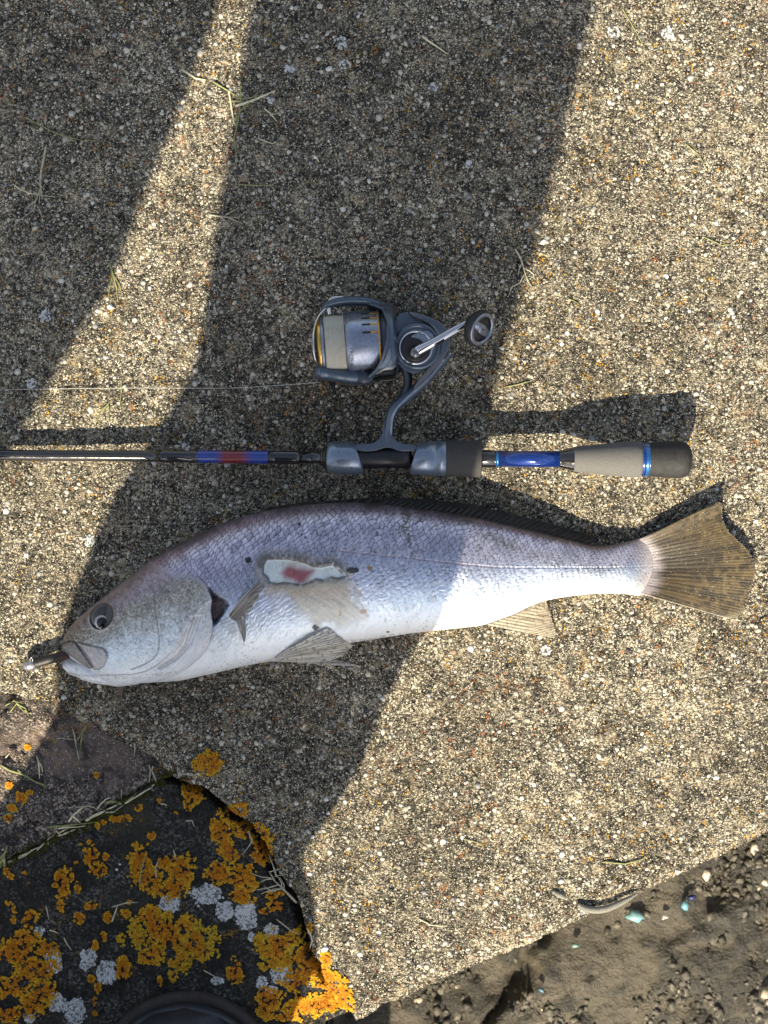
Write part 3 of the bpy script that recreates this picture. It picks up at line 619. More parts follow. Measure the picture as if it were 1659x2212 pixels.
# head
hv = np.clip((PY-T[:, None])/(B-T)[:, None], 0, 1) + (n1-.5)*.12
hs = [(0, (.055, .045, .040)), (.06, (.14, .115, .10)), (.16, (.24, .205, .19)), (.40, (.27, .25, .205)), (.54, (.43, .455, .45)), (.72, (.66, .76, .84)), (1, (.84, .86, .88))]
hp = np.array([s[0] for s in hs]); hcv = np.array([s[1] for s in hs])
hc = np.stack([np.interp(hv, hp, hcv[:, k]) for k in range(3)], -1)
hc = lerp(hc, C(.15, .12, .065)+0*hc, sst(250, 165, PX)*.85*sst(.85, .5, hv))
hc = lerp(hc, C(.50, .40, .47)+0*hc, sst(.34, .12, hv)*sst(.02, .1, hv)*sst(250, 320, PX)*.5)
str_ = fbm((PX*.5-PY*.86)/2.4, (PX*.86+PY*.5)/7, 3, 837)
hc = hc*(1.25*(.66+.62*sst(.25, .75, str_*.6+n2*.4)))[..., None]**(sst(1.0, .5, hv)[..., None])*(.80+.40*n3[..., None])
hc = lerp(hc, C(.80, .82, .84)*(.75+.4*fbm(dsub/2.2, (PX+PY)/60, 2, 838)[..., None]), .75*sst(1, -2, dsub)*sst(300, 380, PX))
hc = lerp(hc, C(.62, .60, .50)+0*hc, .5*np.exp(-((dsub+9)/7)**2)*sst(340, 400, PX))
hc = lerp(hc, C(.17, .15, .14)+0*hc, .8*np.exp(-(dpre/1.5)**2))
hc = lerp(hc, C(.33, .27, .30)+0*hc, .7*np.exp(-(dsub/1.4)**2)*sst(500, 450, PX))
hc = lerp(hc, C(.10, .09, .11)+0*hc, .6*np.exp(-(((PX-352)/8)**2+((PY-1278)/9)**2)))
nape = sst(420, 330, PX)*sst(.30, .20, hv)
hc = lerp(hc, C(.30, .23, .26)*(0.5+1.0*n2[..., None]), nape*.5)
g2 = fbm((PX+PY*.5)/2.4, (PY-PX*.5)/3.6, 2, 847); hc = lerp(hc, C(.84, .86, .88)+0*hc, sst(.58, .72, g2)*.42*sst(.1, .4, hv)); hc = lerp(hc, C(.10, .085, .06)+0*hc, sst(.40, .28, g2)*.45*sst(.95, .4, hv))  # painted metallic glints as pale flecks, then dark mottling
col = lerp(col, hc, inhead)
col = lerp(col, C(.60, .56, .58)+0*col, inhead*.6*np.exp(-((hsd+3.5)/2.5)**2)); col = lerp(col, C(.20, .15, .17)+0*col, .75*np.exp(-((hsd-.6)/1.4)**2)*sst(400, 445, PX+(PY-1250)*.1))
# gill opening
col = lerp(col, C(.052, .034, .032)*(.3+1.6*n2[..., None]), sst(5, -6, dgap+(n2-.5)*8)*(1-inhead)*.95)
# lips, maxilla
col = lerp(col, C(.22, .19, .17)*(.35+1.3*fbm(PX/3, PY/4, 3, 834)[..., None]), sst(1, -1, dlip)*.9)
col = lerp(col, C(.40, .35, .32)*(.35+1.3*fbm(PX/3, PY/4, 3, 834)[..., None]), sst(1, -1, dmax)*.8*sst(-2, 2, dlip))
col = lerp(col, C(.60, .59, .60)*(.7+.5*n2[..., None]), sst(1, -2, dmax)*sst(1402, 1440, PY)*.7*sst(-2, 2, dlip))
col = lerp(col, C(.62, .60, .60)+0*col, .8*np.exp(-((dline([(168, 1392), (186, 1416), (205, 1446)], PX, PY)-1)/1.6)**2))
col = lerp(col, C(.14, .09, .10)+0*col, .8*np.exp(-(dline([(163, 1388), (176, 1400), (190, 1418), (202, 1440)], PX, PY)/1.3)**2))  # painted dark crease between upper lip and maxilla
col = lerp(col, C(.30, .28, .30)+0*col, np.clip(FOLD, 0, 1)*.6*inhead)  # fold creases also shaded in the colour, on top of the relief
col = lerp(col, C(.08, .06, .055)+0*col, .75*np.exp(-((dlip-.4)/1.3)**2)+.55*np.exp(-((dmax-.6)/1.2)**2)*sst(0, 1.5, dlip))  # crease shade painted into the colour along lip and maxilla outlines
# socket rim and nostril
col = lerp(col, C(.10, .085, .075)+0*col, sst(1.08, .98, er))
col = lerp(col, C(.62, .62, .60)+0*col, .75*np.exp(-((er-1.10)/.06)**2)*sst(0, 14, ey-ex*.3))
col = lerp(col, C(.02, .018, .018)+0*col, np.exp(-(((PX-183)/2.0)**2+((PY-1341)/4)**2)))
# wound, bruise, scrape, dirt
w = sst(20, -28, scr)*(1-inhead)
st = fbm((PX*.55-PY*.83)/3.2, (PX*.83+PY*.55)/26, 3, 841)
tan = lerp(C(.46, .36, .23)+0*col, C(.80, .74, .58)+0*col, sst(1262, 1335, PY)); tan = tan*(.62+.75*st[..., None])
col = lerp(col, tan, w*.80)
col = lerp(col, C(.50, .24, .15)+0*col, w*sst(.72, .82, fbm(PX/7, PY/7, 2, 843))*.55)
ring = (np.exp(-((les-2)/3)**2)*.8+.9*sst(30, 3, les)*sst(1250, 1222, PY)+.5*sst(16, 2, les))*sst(.36, .54, fbm(PX/6, PY/10, 4, 845)*.6+n2*.4)*sst(0, 1.5, les)
RING_ = 1
col = lerp(col, C(.42, .39, .29)*(.7+.6*n2[..., None]), sst(34, 6, les)*sst(0, 3, les)*.55*(1-inhead))
inl = sst(1.2, -1.2, les)
col = lerp(col, C(.075, .065, .045)+0*col, np.clip(ring*.8, 0, .62)); col = lerp(col, C(.06, .05, .04)+0*col, .8*np.exp(-((les-1.4)/1.3)**2)*sst(.3, .5, n2))
col = lerp(col, C(.66, .72, .70)*(.86+.25*n2[..., None]), inl)
brd = sdf(BRUISE, PX, PY)+(n1-.5)*16; col = lerp(col, C(.28, .055, .075)*(.8+.5*n2[..., None]), inl*sst(9, -10, brd)*.95)
col = lerp(col, C(.50, .44, .34)+0*col, inl*np.exp(-(((PX-640)/26)**2+((PY-1218)/7)**2))*.6)
for (x, y, rx, ry, dk) in [(537, 1210, 9, 8, .95), (762, 1232, 15, 7.5, .9), (798, 1227, 6, 6, .6), (646, 1132, 4.5, 4, .95), (652, 1155, 2.5, 2.5, .9), (660, 1160, 3, 2.5, .9), (681, 1355, 8, 6, .9), (838, 1365, 3.5, 2.5, .9), (863, 1150, 0, 0, 0), (772, 1330, 0, 0, 0)]:
    if rx: 
        r = np.sqrt(((PX-x)/rx)**2+((PY-y)/ry)**2)+(fbm(PX/5, PY/5, 2, 851)-.5)*.7
        col = lerp(col, C(.030, .028, .026)+0*col, sst(1.0, .75, r)*dk); Z += .8*sst(1.0, .6, r)*(rx > 6)
col = lerp(col, C(.50, .34, .24)+0*col, .8*sst(1.1, .5, np.sqrt(((PX-785)/9)**2+((PY-1321)/6)**2)))
col = lerp(col, C(.42, .25, .10)+0*col, .7*sst(1.1, .5, np.sqrt(((PX-798)/7)**2+((PY-1227)/6)**2)))
dirt = [([(872, 1095), (880, 1112), (874, 1130), (876, 1146), (884, 1160)], 13, .9), ([(878, 1150), (886, 1180), (890, 1196), (886, 1216)], 5, .7), ([(944, 1135), (932, 1142)], 9, .6), ([(935, 1150)], 0, 0), ([(1040, 1150), (1075, 1165), (1110, 1180)], 16, .5), ([(1150, 1200), (1200, 1215), (1290, 1235)], 22, .28), ([(1000, 1300), (1020, 1305)], 6, .3), ([(760, 1385), (800, 1382), (850, 1372)], 5, .35), ([(250, 1463), (290, 1466), (380, 1452)], 6, .35), ([(560, 1432), (640, 1412)], 5, .25), ([(150, 1180), (640, 1200), (760, 1218)], 0, 0)]
for pts, r, k in dirt:
    if r:
        d = dline(pts, PX, PY); sp_ = sst(.40, .50, fbm(PX/3.2, PY/3.2, 3, 861))
        col = lerp(col, C(.10, .085, .05)+0*col, sst(r, r*.2, d)*sp_*k)
spk = sst(.74, .80, fbm(PX/3.0, PY/3.0, 2, 871)); col = lerp(col, C(.07, .06, .05)+0*col, spk*.55*sst(.35, .6, fbm(PX/45, PY/45, 2, 873)))
col = lerp(col, C(.30, .16, .15)+0*col, .6*np.exp(-(dlat/1.5)**2)*scal*sst(715, 740, PX)*sst(1200, 1000, PX)*(.3+n2))
for (x, y) in [(735, 1178), (778, 1182), (822, 1188), (862, 1194), (906, 1202)]:
    r = np.sqrt(((PX-x)/8)**2+((PY-y)/7)**2)+n2-.5; col = lerp(col, C(.74, .70, .74)+0*col, .55*np.exp(-((r-.7)/.25)**2))
col = lerp(col, C(.52, .28, .20)+0*col, .6*np.exp(-(((PX-1405)/28)**2+((PY-1252)/20)**2))*(.3+1.2*srim))
col = lerp(col, C(.30, .26, .25)+0*col, sst(1370, 1405, PX+abs(PY-1226)*.35+(n2-.5)*26)*.6)
col = np.clip(col, .005, .9)
met = .80*(1-inhead*.45)*(1-inl)*(1-w*.7)*sst(.0, .10, v01)*(1-.55*sst(.72, .95, v01))*sst(1415, 1365, PX); rgh = .33+.16*n2+.2*w+.15*sst(.8, 1, v01)-.08*inhead
Vt = PA(PX, PY, np.maximum(Z, .6))
# underside
NB = 26; tb = np.linspace(0, math.pi, NB+2)[1:-1]
PXb = np.repeat(xs_[:, None], NB, 1); PYb = mid[:, None]-hw[:, None]*(-np.cos(tb))[None]*-1*-1
PYb = mid[:, None]+hw[:, None]*np.cos(tb)[None]
Zb = np.maximum(zc[:, None]-K[:, None]*(np.sin(tb)**.7)[None]*1.05, 1.0)
Vb = PA(PXb, PYb, Zb)
Vall = np.concatenate([Vt, Vb], 1); NN = NT+NB
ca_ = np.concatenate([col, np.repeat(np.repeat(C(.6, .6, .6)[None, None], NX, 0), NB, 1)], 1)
ra = np.concatenate([rgh, np.full((NX, NB), .5)], 1); ma = np.concatenate([met, np.zeros((NX, NB))], 1)
# head/tail caps by collapsing
Ff = grid_faces(NX, NN, wrap=True)
capA = Vall[0].mean(0); capB = Vall[-1].mean(0)
Vall[0] = capA+(Vall[0]-capA)*.35
Vall[-1] = capB+(Vall[-1]-capB)*.1
fm = NM('fish_skin'); at = fm.n('ShaderNodeAttribute', attribute_name='col').outputs['Color']
nz = fm.noise(2600, 3, .6); fm.base(fm.mix(1.0, at, fm.ramp(nz, [(.25, .84), (.75, 1.12)]), 'MULTIPLY'))
fm.l(fm.n('ShaderNodeAttribute', attribute_name='rough').outputs['Fac'], fm.b.inputs['Roughness'])
fm.l(fm.n('ShaderNodeAttribute', attribute_name='metal').outputs['Fac'], fm.b.inputs['Metallic'])
fm.nrm(fm.bump(nz, .35, .0003)); fm.set(Coat_Weight=.25, Coat_Roughness=.18); fm.b.inputs['Subsurface Weight'].default_value = .0
M['fish'] = fm.m
fish = thing('fish', 'large silvery lavender fish with a torn wound on its side, lying below the rod', 'fish')
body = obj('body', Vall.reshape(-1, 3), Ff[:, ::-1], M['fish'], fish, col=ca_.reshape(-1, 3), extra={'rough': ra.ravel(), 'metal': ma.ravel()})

def loft(name, rings, mat, parent, **k):
    R = np.array(rings); n, m, _ = R.shape
    V = R.reshape(-1, 3); F = [tuple(f) for f in grid_faces(n, m, wrap=True)]
    c0 = len(V); V = np.concatenate([V, R[0].mean(0)[None], R[-1].mean(0)[None]])
    T_ = [(c0, (i+1) % m, i, i) for i in range(m)]+[(c0+1, (n-1)*m+i, (n-1)*m+(i+1) % m, (n-1)*m+(i+1) % m) for i in range(m)]
    me = bpy.data.meshes.new(name); me.from_pydata([tuple(v) for v in V], [], F+[t[:3] for t in T_]); me.validate()
    me.polygons.foreach_set('use_smooth', np.ones(len(me.polygons), bool)); me.update()
    return link(name, me, mat, parent)
# lower jaw (body mesh ends at the upper lip line there)
jx = np.linspace(135, 300, 60)
jt = np.interp(jx, [135, 138, 143, 155, 170, 185, 200, 240, 300], [1430, 1421, 1417, 1416, 1421, 1430, 1440, 1444, 1448])
jb = np.interp(jx, [135, 138, 144, 155, 167, 176, 206, 241, 254, 300], [1436, 1446, 1454, 1459, 1462, 1469, 1477, 1481, 1484, 1478])
jt = smooth1(jt, 9); jb = smooth1(jb, 9); rings = []
for i, x in enumerate(jx):
    hh = (jb[i]-jt[i])/2; mm_ = (jb[i]+jt[i])/2; bz = np.interp(x, [135, 150, 200, 300], [6, 13, 22, 24]); cz = np.interp(x, [135, 200, 300], [24, 30, 36])
    rings.append([P(x, mm_+hh*math.sin(a_), max(1, cz+bz*math.cos(a_))) for a_ in np.linspace(0, 2*math.pi, 33)[:-1]])
jaw = loft('lower_jaw', rings, None, fish)
V_ = np.array([v.co[:] for v in jaw.data.vertices]); jpy = 1106-V_[:, 1]*SC/(1-V_[:, 2]/H); jpx = 829.5+V_[:, 0]*SC/(1-V_[:, 2]/H)
t = sst(1424, 1446, jpy)[:, None]; jn = fbm(jpx/5, jpy/5, 3, 900)[:, None]
cj = (C(.27, .24, .21)*(1-t)+C(.80, .82, .84)*t)*(.8+.4*jn); dl = np.exp(-((jpy-np.interp(jpx, [135, 170, 230, 300], [1450, 1459, 1462, 1460]))/1.6)**2)[:, None]; cj = cj*(1-.5*dl)
sd_ = (sst(.62, .72, fbm(jpx/4, jpy/4, 2, 903))[:, None]); cj = cj*(1-.25*sd_)
c4 = np.ones((len(V_), 4), np.float32); c4[:, :3] = cj
ca2 = jaw.data.color_attributes.new('col', 'FLOAT_COLOR', 'POINT'); ca2.data.foreach_set('color', c4.ravel())
for nm_, v_ in (('rough', .42), ('metal', .1)):
    a_ = jaw.data.attributes.new(nm_, 'FLOAT', 'POINT'); a_.data.foreach_set('value', np.full(len(V_), v_, np.float32))
jaw.data.materials.append(M['fish'])
# dark mouth inside
M['mouth'] = simple('mouth_inside', (.10, .035, .02), .4)
loft('mouth_lining', [[P(x, 1421+np.interp(x, [140, 200], [-2, 18])+hh*math.sin(a_), 26+hh*.9*math.cos(a_)) for a_ in np.linspace(0, 6.283, 17)[:-1]] for x, hh in [(141, 1), (144, 5), (152, 8), (170, 11), (195, 8)]], M['mouth'], fish)
# eye: cornea dome, iris, pupil
def dome(name, px, py, z, rx, ry, rz, rot, mat, parent, nu=24, nv=10):
    V, F = [], []; c_, s_ = math.cos(rot), math.sin(rot)
    for j in range(nv+1):
        f = j/nv*math.pi/2
        for i in range(nu):
            a_ = i/nu*2*math.pi; x = rx*math.cos(a_)*math.cos(f); y = ry*math.sin(a_)*math.cos(f)
            V.append(P(px+x*c_-y*s_, py+x*s_+y*c_, z+rz*math.sin(f)))
    F = [(j*nu+i, j*nu+(i+1) % nu, (j+1)*nu+(i+1) % nu, (j+1)*nu+i) for j in range(nv) for i in range(nu)]
    me = bpy.data.meshes.new(name); me.from_pydata(V, [], [f[::-1] for f in F]); me.polygons.foreach_set('use_smooth', np.ones(len(me.polygons), bool)); me.update()
    return link(name, me, mat, parent)
def body_z(px, py):
    i = int(np.abs(xs_-px).argmin()); j = int(np.abs(PY[i]-py).argmin()); return float(Z[i, j])
ez = body_z(*EYE)
M['eye_dark'] = simple('eye_membrane', (.040, .034, .028), .16, vary=.35, nscale=300, coat=.8)
M['iris'] = simple('silver_iris', (.52, .47, .42), .25, .55, vary=.25, coat=.8)
M['pupil'] = simple('pupil', (.003, .003, .004), .12, 0, coat=.4, bump=0)
eye = dome('eye', EYE[0], EYE[1], ez-6, 28.5, 22.5, 11, math.radians(-62), M['eye_dark'], fish)
dome('iris', 219.5, 1344, ez+5.0, 15.5, 15.0, 2.8, 0, M['iris'], eye)
dome('pupil', 220.5, 1345, ez+7.0, 11.6, 11.8, 2.6, .3, M['pupil'], eye)

# ---- fins ----
def resample(p, n):
    p = np.array(p, float); d = np.concatenate([[0], np.cumsum(np.linalg.norm(np.diff(p, axis=0), axis=1))]); t = np.linspace(0, d[-1], n)
    return np.stack([np.interp(t, d, p[:, k]) for k in range(p.shape[1])], -1)
finm = NM('fin_membrane'); at = finm.n('ShaderNodeAttribute', attribute_name='col').outputs['Color']; nz = finm.noise(1800, 3, .6)
finm.base(finm.mix(1.0, at, finm.ramp(nz, [(.25, .8), (.75, 1.15)]), 'MULTIPLY')); finm.set(Roughness=.36, Coat_Weight=.25, Coat_Roughness=.25)
finm.nrm(finm.bump(nz, .4, .0003))
tr = finm.n('ShaderNodeBsdfTranslucent'); finm.l(finm.mix(1.0, at, 1.3, 'MULTIPLY'), tr.inputs[0]); ms = finm.n('ShaderNodeMixShader'); ms.inputs[0].default_value = .3
finm.l(finm.b.outputs[0], ms.inputs[1]); finm.l(tr.outputs[0], ms.inputs[2]); finm.l(ms.outputs[0], finm.out.inputs[0]); M['fin'] = finm.m
def fin(name, base, edge, rays, colfun, parent, nu=160, nv=70, amp=1.0, zbulge=0.0, seed=0, thick=1.2, rag=0.0, curve=None):
    b = resample(base, nu); e = resample(edge, nu); v = np.linspace(0, 1, nv)
    if rag: 
        rr = 1-rag*np.abs(vnoise(np.arange(nu)*.55, np.arange(nu)*0+.3, seed+3)); e = b+(e-b)*rr[:, None]
    G = b[:, None]*(1-v)[None, :, None]+e[:, None]*v[None, :, None]
    if curve: G[..., 1] += curve*np.sin(v*math.pi)[None, :]*1.0
    u = np.linspace(0, 1, nu)
    ur = u[:, None]+.006*(fbm(u[:, None]*9+0*v, v[None]*6+0*u[:, None], 2, seed)-.5)
    # rays branch towards the edge
    ray = np.abs(np.sin(ur*rays*math.pi)); ray2 = np.abs(np.sin(ur*rays*2*math.pi)); kk = sst(.4, .8, v)[None]
    r = ray*(1-kk)+ray2*kk
    G[..., 2] += amp*(r-.5)*1.6 + zbulge*np.sin(v*math.pi)[None]
    G[..., 2] = np.maximum(G[..., 2], 1.0)
    cc = colfun(u[:, None]+0*v[None], v[None]+0*u[:, None], r, G)
    V = PA(G[..., 0], G[..., 1], G[..., 2]); V2 = V.copy(); V2[..., 2] -= thick/SC
    n = nu*nv; F = grid_faces(nu, nv); F2 = F[:, ::-1]+n
    rimi = np.concatenate([np.arange(nv), np.arange(1, nu)*nv+nv-1, (nu-1)*nv+np.arange(nv-1)[::-1], (np.arange(1, nu-1)*nv)[::-1]])
    F3 = np.stack([rimi, np.roll(rimi, -1), np.roll(rimi, -1)+n, rimi+n], -1)
    return obj(name, np.concatenate([V.reshape(-1, 3), V2.reshape(-1, 3)]), np.concatenate([F[:, ::-1], F2[:, ::-1], F3]), M['fin'], parent, col=np.clip(np.concatenate([cc.reshape(-1, 3)]*2), .004, .9))
def tailcol(u, v, r, G):
    n = fbm(u*40, v*4, 3, 911); n2 = fbm(G[..., 0]/9, G[..., 1]/9, 3, 913)
    c = lerp(C(.098, .070, .032)+0*G, C(.040, .031, .018)+0*G, sst(.35, .7, n))
    c = lerp(c, C(.17, .125, .055)+0*G, sst(.45, .65, n2)*.6*sst(.2, .7, v)); c = lerp(c, C(.045, .038, .026)+0*G, sst(.30, .12, np.abs(u-.38))*sst(.95, .3, v)*.55)  # gold blotches; dark upper-middle band is painted shade of a fold facing off-sun
    c = c*(.95+.1*r[..., None]); c = lerp(c, C(.40, .36, .38)*(.7+.6*fbm(G[..., 0]/5, G[..., 1]/3, 3, 915)[..., None]), sst(.17, .0, v+(n-.5)*.14)*.9); c = lerp(c, C(.55, .50, .38)+0*G, sst(.975, 1.0, u)*.7+sst(.85, 1, v)*sst(.80, 1, u)*.35)
    return lerp(c, C(.7, .68, .6)+0*G, sst(.92, .95, vnoise(G[..., 0]/1.6, G[..., 1]/1.6, 17))*.6)
bzt = lambda x, y, d=1.6: (x, y, body_z(x, y)+d)
fin('tail_fin', [bzt(1380, 1166), bzt(1394, 1176), bzt(1404, 1192), bzt(1409, 1210), bzt(1410, 1228), bzt(1406, 1248), bzt(1396, 1268), bzt(1384, 1283)],
    [(1556, 1083, 44), (1564, 1090, 42), (1563, 1108, 34), (1566, 1130, 30), (1580, 1152, 30), (1598, 1167, 28), (1621, 1190, 26), (1633, 1213, 24), (1634, 1247, 20), (1626, 1274, 15), (1617, 1301, 9), (1606, 1327, 5), (1594, 1336, 4), (1575, 1337, 4)],
    22, tailcol, fish, nu=420, nv=110, amp=.22, zbulge=3, seed=5, rag=.035)
def dorcol(u, v, r, G):
    n = fbm(u*60, v*3, 3, 921)
    c = lerp(C(.022, .019, .015)+0*G, C(.065, .052, .034)+0*G, sst(.3, .8, n)*r); return lerp(c, C(.12, .085, .06)+0*G, sst(.12, .0, v)*.6)
fin('dorsal_fin', [(548, 1112, 88), (640, 1096, 92), (730, 1089, 92), (820, 1091, 86)], [(575, 1097, 84), (650, 1086, 80), (740, 1079, 76), (800, 1074, 70), (836, 1080, 70)], 10, dorcol, fish, nu=200, nv=30, amp=1.6, seed=8)
fin('dorsal_fin', [(812, 1090, 84), (900, 1100, 72), (1000, 1115, 58), (1100, 1137, 46), (1200, 1161, 36), (1262, 1177, 30)], [(842, 1073, 66), (930, 1078, 52), (1026, 1089, 40), (1102, 1108, 30), (1179, 1127, 24), (1236, 1142, 18), (1288, 1158, 16), (1290, 1170, 20)], 34, dorcol, fish, nu=420, nv=40, amp=1.8, seed=9, rag=.10)
def palecol(u, v, r, G):
    n = fbm(u*26, v*3, 3, 931)
    c = lerp(C(.74, .71, .64)+0*G, C(.36, .31, .24)+0*G, sst(.40, .75, n)*sst(.05, .3, u)*sst(1.0, .6, u)); c = c*(.72+.45*r[..., None])
    d = sst(.60, .70, fbm(G[..., 0]/4, G[..., 1]/4, 3, 933)); return lerp(c, C(.09, .075, .05)+0*G, d*.6)
fin('anal_fin', [(1050, 1350, 8), (1110, 1328, 14), (1150, 1309, 18), (1181, 1295, 20)], [(1200, 1379, 3), (1205, 1371, 4), (1200, 1355, 6), (1194, 1340, 8), (1189, 1325, 10), (1183, 1308, 14), (1180, 1297, 18)], 11, lambda u, v, r, G: palecol(u, v, r, G)*C(.50, .45, .36), fish, nu=160, nv=80, amp=.7, seed=12, rag=.04)
bzf = lambda x, y, d=3: (x, y, body_z(x, y)+d)
fin('pelvic_fin', [(584, 1429, 36), bzf(590, 1422), bzf(600, 1415), bzf(612, 1407)], [(690, 1432, 10), (722, 1425, 14), (745, 1415, 20), (758, 1403, 26), (766, 1394, 34), bzf(752, 1386, 5), bzf(736, 1377, 6), bzf(720, 1364, 6), bzf(707, 1355, 5)], 12, palecol, fish, nu=200, nv=90, amp=1.7, zbulge=10, seed=13, rag=.03)
fin('pelvic_fin', [(640, 1432, 5), (650, 1430, 6), (660, 1428, 8)], [(780, 1440, 2), (770, 1436, 2), (745, 1430, 3), (720, 1424, 4)], 4, palecol, fish, nu=40, nv=40, amp=1.0, seed=14)
def pecol(u, v, r, G):
    n = fbm(u*22, v*3, 3, 941)
    c = lerp(C(.66, .62, .56)+0*G, C(.25, .22, .18)+0*G, sst(.35, .75, n)); return c*(.62+.55*r[..., None])
pz = body_z(515, 1330)
fin('pectoral_fin', [(494, 1330, pz+3), (500, 1337, pz+5), (508, 1341, pz+6), (518, 1340, pz+6)], [(556, 1259, pz+20), (567, 1259, pz+22), (563, 1272, pz+20), (556, 1292, pz+16), (545, 1310, pz+12), (533, 1328, pz+9), (523, 1340, pz+8)], 11, pecol, fish, nu=160, nv=80, amp=2.0, zbulge=8, seed=15, curve=-7)
fin('pectoral_fin', [(508, 1336, pz+5), (514, 1334, pz+7), (520, 1330, pz+6)], [(526, 1387, pz+0), (529, 1386, pz+0), (531, 1376, pz+2), (532, 1356, pz+4)], 5, pecol, fish, nu=60, nv=50, amp=1.4, seed=16, zbulge=5)
fin('fin_tip', [(250, 1478, 8), (266, 1478, 8)], [(258, 1510, 2), (264, 1509, 2)], 3, lambda u, v, r, G: (C(.17, .12, .075)+0*G)*(.6+.6*r[..., None]), fish, nu=24, nv=20, amp=.6, seed=17)
M['barnacle'] = simple('black_spot', (.02, .018, .017), .8, bump=.8, bdist=.0005)

# ---------------- lure, leader ----------------
def tube(name, pts, rad, mat, parent=None, n=12, flat=1.0, sub=6, up=None):
    """pts in photo units (px,py,z), radii in photo units; flat squashes in z"""
    p = np.array([P(*q) for q in pts]); k = len(p)
    rad = np.array(rad if hasattr(rad, '__len__') else [rad]*k, float)/SC
    # catmull-rom
    if sub > 1 and k > 2:
        e = np.vstack([2*p[0]-p[1], p, 2*p[-1]-p[-2]]); out = []; ro = []
        for i in range(k-1):
            for s_ in range(sub):
                t_ = s_/sub; a_, b_, c_, d_ = e[i:i+4]
                out.append(.5*((2*b_)+(-a_+c_)*t_+(2*a_-5*b_+4*c_-d_)*t_*t_+(-a_+3*b_-3*c_+d_)*t_**3)); ro.append(rad[i]*(1-t_)+rad[i+1]*t_)
        out.append(p[-1]); ro.append(rad[-1]); p = np.array(out); rad = np.array(ro)
    tan = np.gradient(p, axis=0); tan /= np.linalg.norm(tan, axis=1)[:, None]+1e-12
    zz = np.array([0, 0, 1.0]) if up is None else np.array(up, float)
    side = np.cross(tan, zz); bad = np.linalg.norm(side, axis=1) < 1e-3; side[bad] = (1, 0, 0); side /= np.linalg.norm(side, axis=1)[:, None]
    nor = np.cross(side, tan)
    an = np.linspace(0, 2*math.pi, n+1)[:-1]
    R = p[:, None]+rad[:, None, None]*(side[:, None]*np.cos(an)[None, :, None]+nor[:, None]*np.sin(an)[None, :, None]*flat)
    m_, n_ = len(p), n
    V = np.concatenate([R.reshape(-1, 3), p[:1]-tan[:1]*rad[0]*.35, p[-1:]+tan[-1:]*rad[-1]*.35]); F = [tuple(f) for f in grid_faces(m_, n_, wrap=True)]
    F += [(m_*n_, (i+1) % n_, i) for i in range(n_)]+[(m_*n_+1, (m_-1)*n_+i, (m_-1)*n_+(i+1) % n_) for i in range(n_)]
    me = bpy.data.meshes.new(name); me.from_pydata([tuple(v) for v in V], [], F); me.polygons.foreach_set('use_smooth', np.ones(len(me.polygons), bool)); me.update()
    return link(name, me, mat, parent)
M['lure'] = simple('dark_soft_plastic', (.022, .019, .017), .5, vary=.4, bump=.5, bdist=.0004, nscale=900)
M['lure_in'] = simple('brown_soft_plastic', (.05, .022, .012), .4, vary=.4)
M['lead'] = simple('lead_jig_head', (.42, .42, .43), .28, .85, vary=.35, nscale=700, bump=.8, bdist=.0004)
lure = thing('fishing_lure', 'dark soft plastic lure with a shiny lead head sticking out of the fish mouth', 'lure')
tube('soft_body', [(75, 1434, 24), (90, 1429, 25), (112, 1423, 26), (132, 1417, 27)], [9.2, 10.5, 10.2, 9.6], M['lure'], lure, n=20)
tube('soft_tail', [(130, 1418, 27), (150, 1416, 28), (168, 1420, 28)], [9.4, 8.0, 5.5], M['lure_in'], lure, n=16)
for i in range(5): tube('rib', [(78+i*4.4, 1424.5-i*1.3, 24.5), (78.5+i*4.4, 1428-i*1.3, 32), (79.8+i*4.4, 1433-i*1.3, 34.5), (81+i*4.4, 1441-i*1.3, 27)], 1.0, M['lure'], lure, n=6, sub=3)
tube('jig_head', [(52, 1441, 18), (56, 1440, 20), (63, 1438, 22), (71, 1435.5, 23), (77, 1433.5, 24)], [4, 9, 11.6, 11.2, 8.5], M['lead'], lure, n=20)
tube('hook_eye', [(66, 1430, 28), (65, 1424, 32), (68, 1421, 35), (71, 1424, 32), (70, 1430, 28)], 1.1, M['lead'], lure, n=6)
M['leader'] = simple('dark_leader', (.02, .02, .022), .3)
tag(tube('leader_line', [(122, 1397, 40), (130, 1393, 42), (140, 1388, 46), (150, 1385, 48), (156, 1387, 44)], 1.3, M['leader'], n=6), 'short dark bit of leader line across the upper lip of the fish', 'line')
# ---------------- rod ----------------
def paint(name, col, rough=.25, metal=.5, coat=.8, flake=.4, fscale=2500):
    m = NM(name); m.set(Roughness=rough, Metallic=metal, Coat_Weight=coat, Coat_Roughness=.08)
    v = m.n('ShaderNodeTexVoronoi'); v.inputs['Scale'].default_value = fscale; m.l(m.tex(), v.inputs['Vector'])
    s = m.n('ShaderNodeSeparateColor'); m.l(v.outputs['Color'], s.inputs[0])
    m.base(m.ramp(s.outputs[0], [(.2, tuple(c*(1-flake) for c in col)), (.85, tuple(min(1, c*(1+flake)) for c in col))])); 
    n = m.noise(90, 5, .6); m.l(m.ramp(n, [(.35, max(.03, rough-.06)), (.7, rough+.14)]), m.b.inputs['Roughness']); return m.m
M['blank'] = simple('carbon_blank', (.030, .030, .032), .16, .6, vary=.5, nscale=1500, coat=1.0, bump=.05)
M['black_gloss'] = simple('black_gloss', (.010, .010, .012), .16, 0, coat=1.0, bump=.05)
M['blue'] = paint('blue_metallic_lacquer', (.008, .036, .21), .22, .45)
M['cyan'] = paint('cyan_trim', (.015, .13, .36), .2, .5)
M['seat'] = paint('gunmetal_seat', (.22, .27, .34), .27, .6, .5, .22, 3500)
M['seatblack'] = simple('satin_black', (.014, .014, .017), .38, .1)
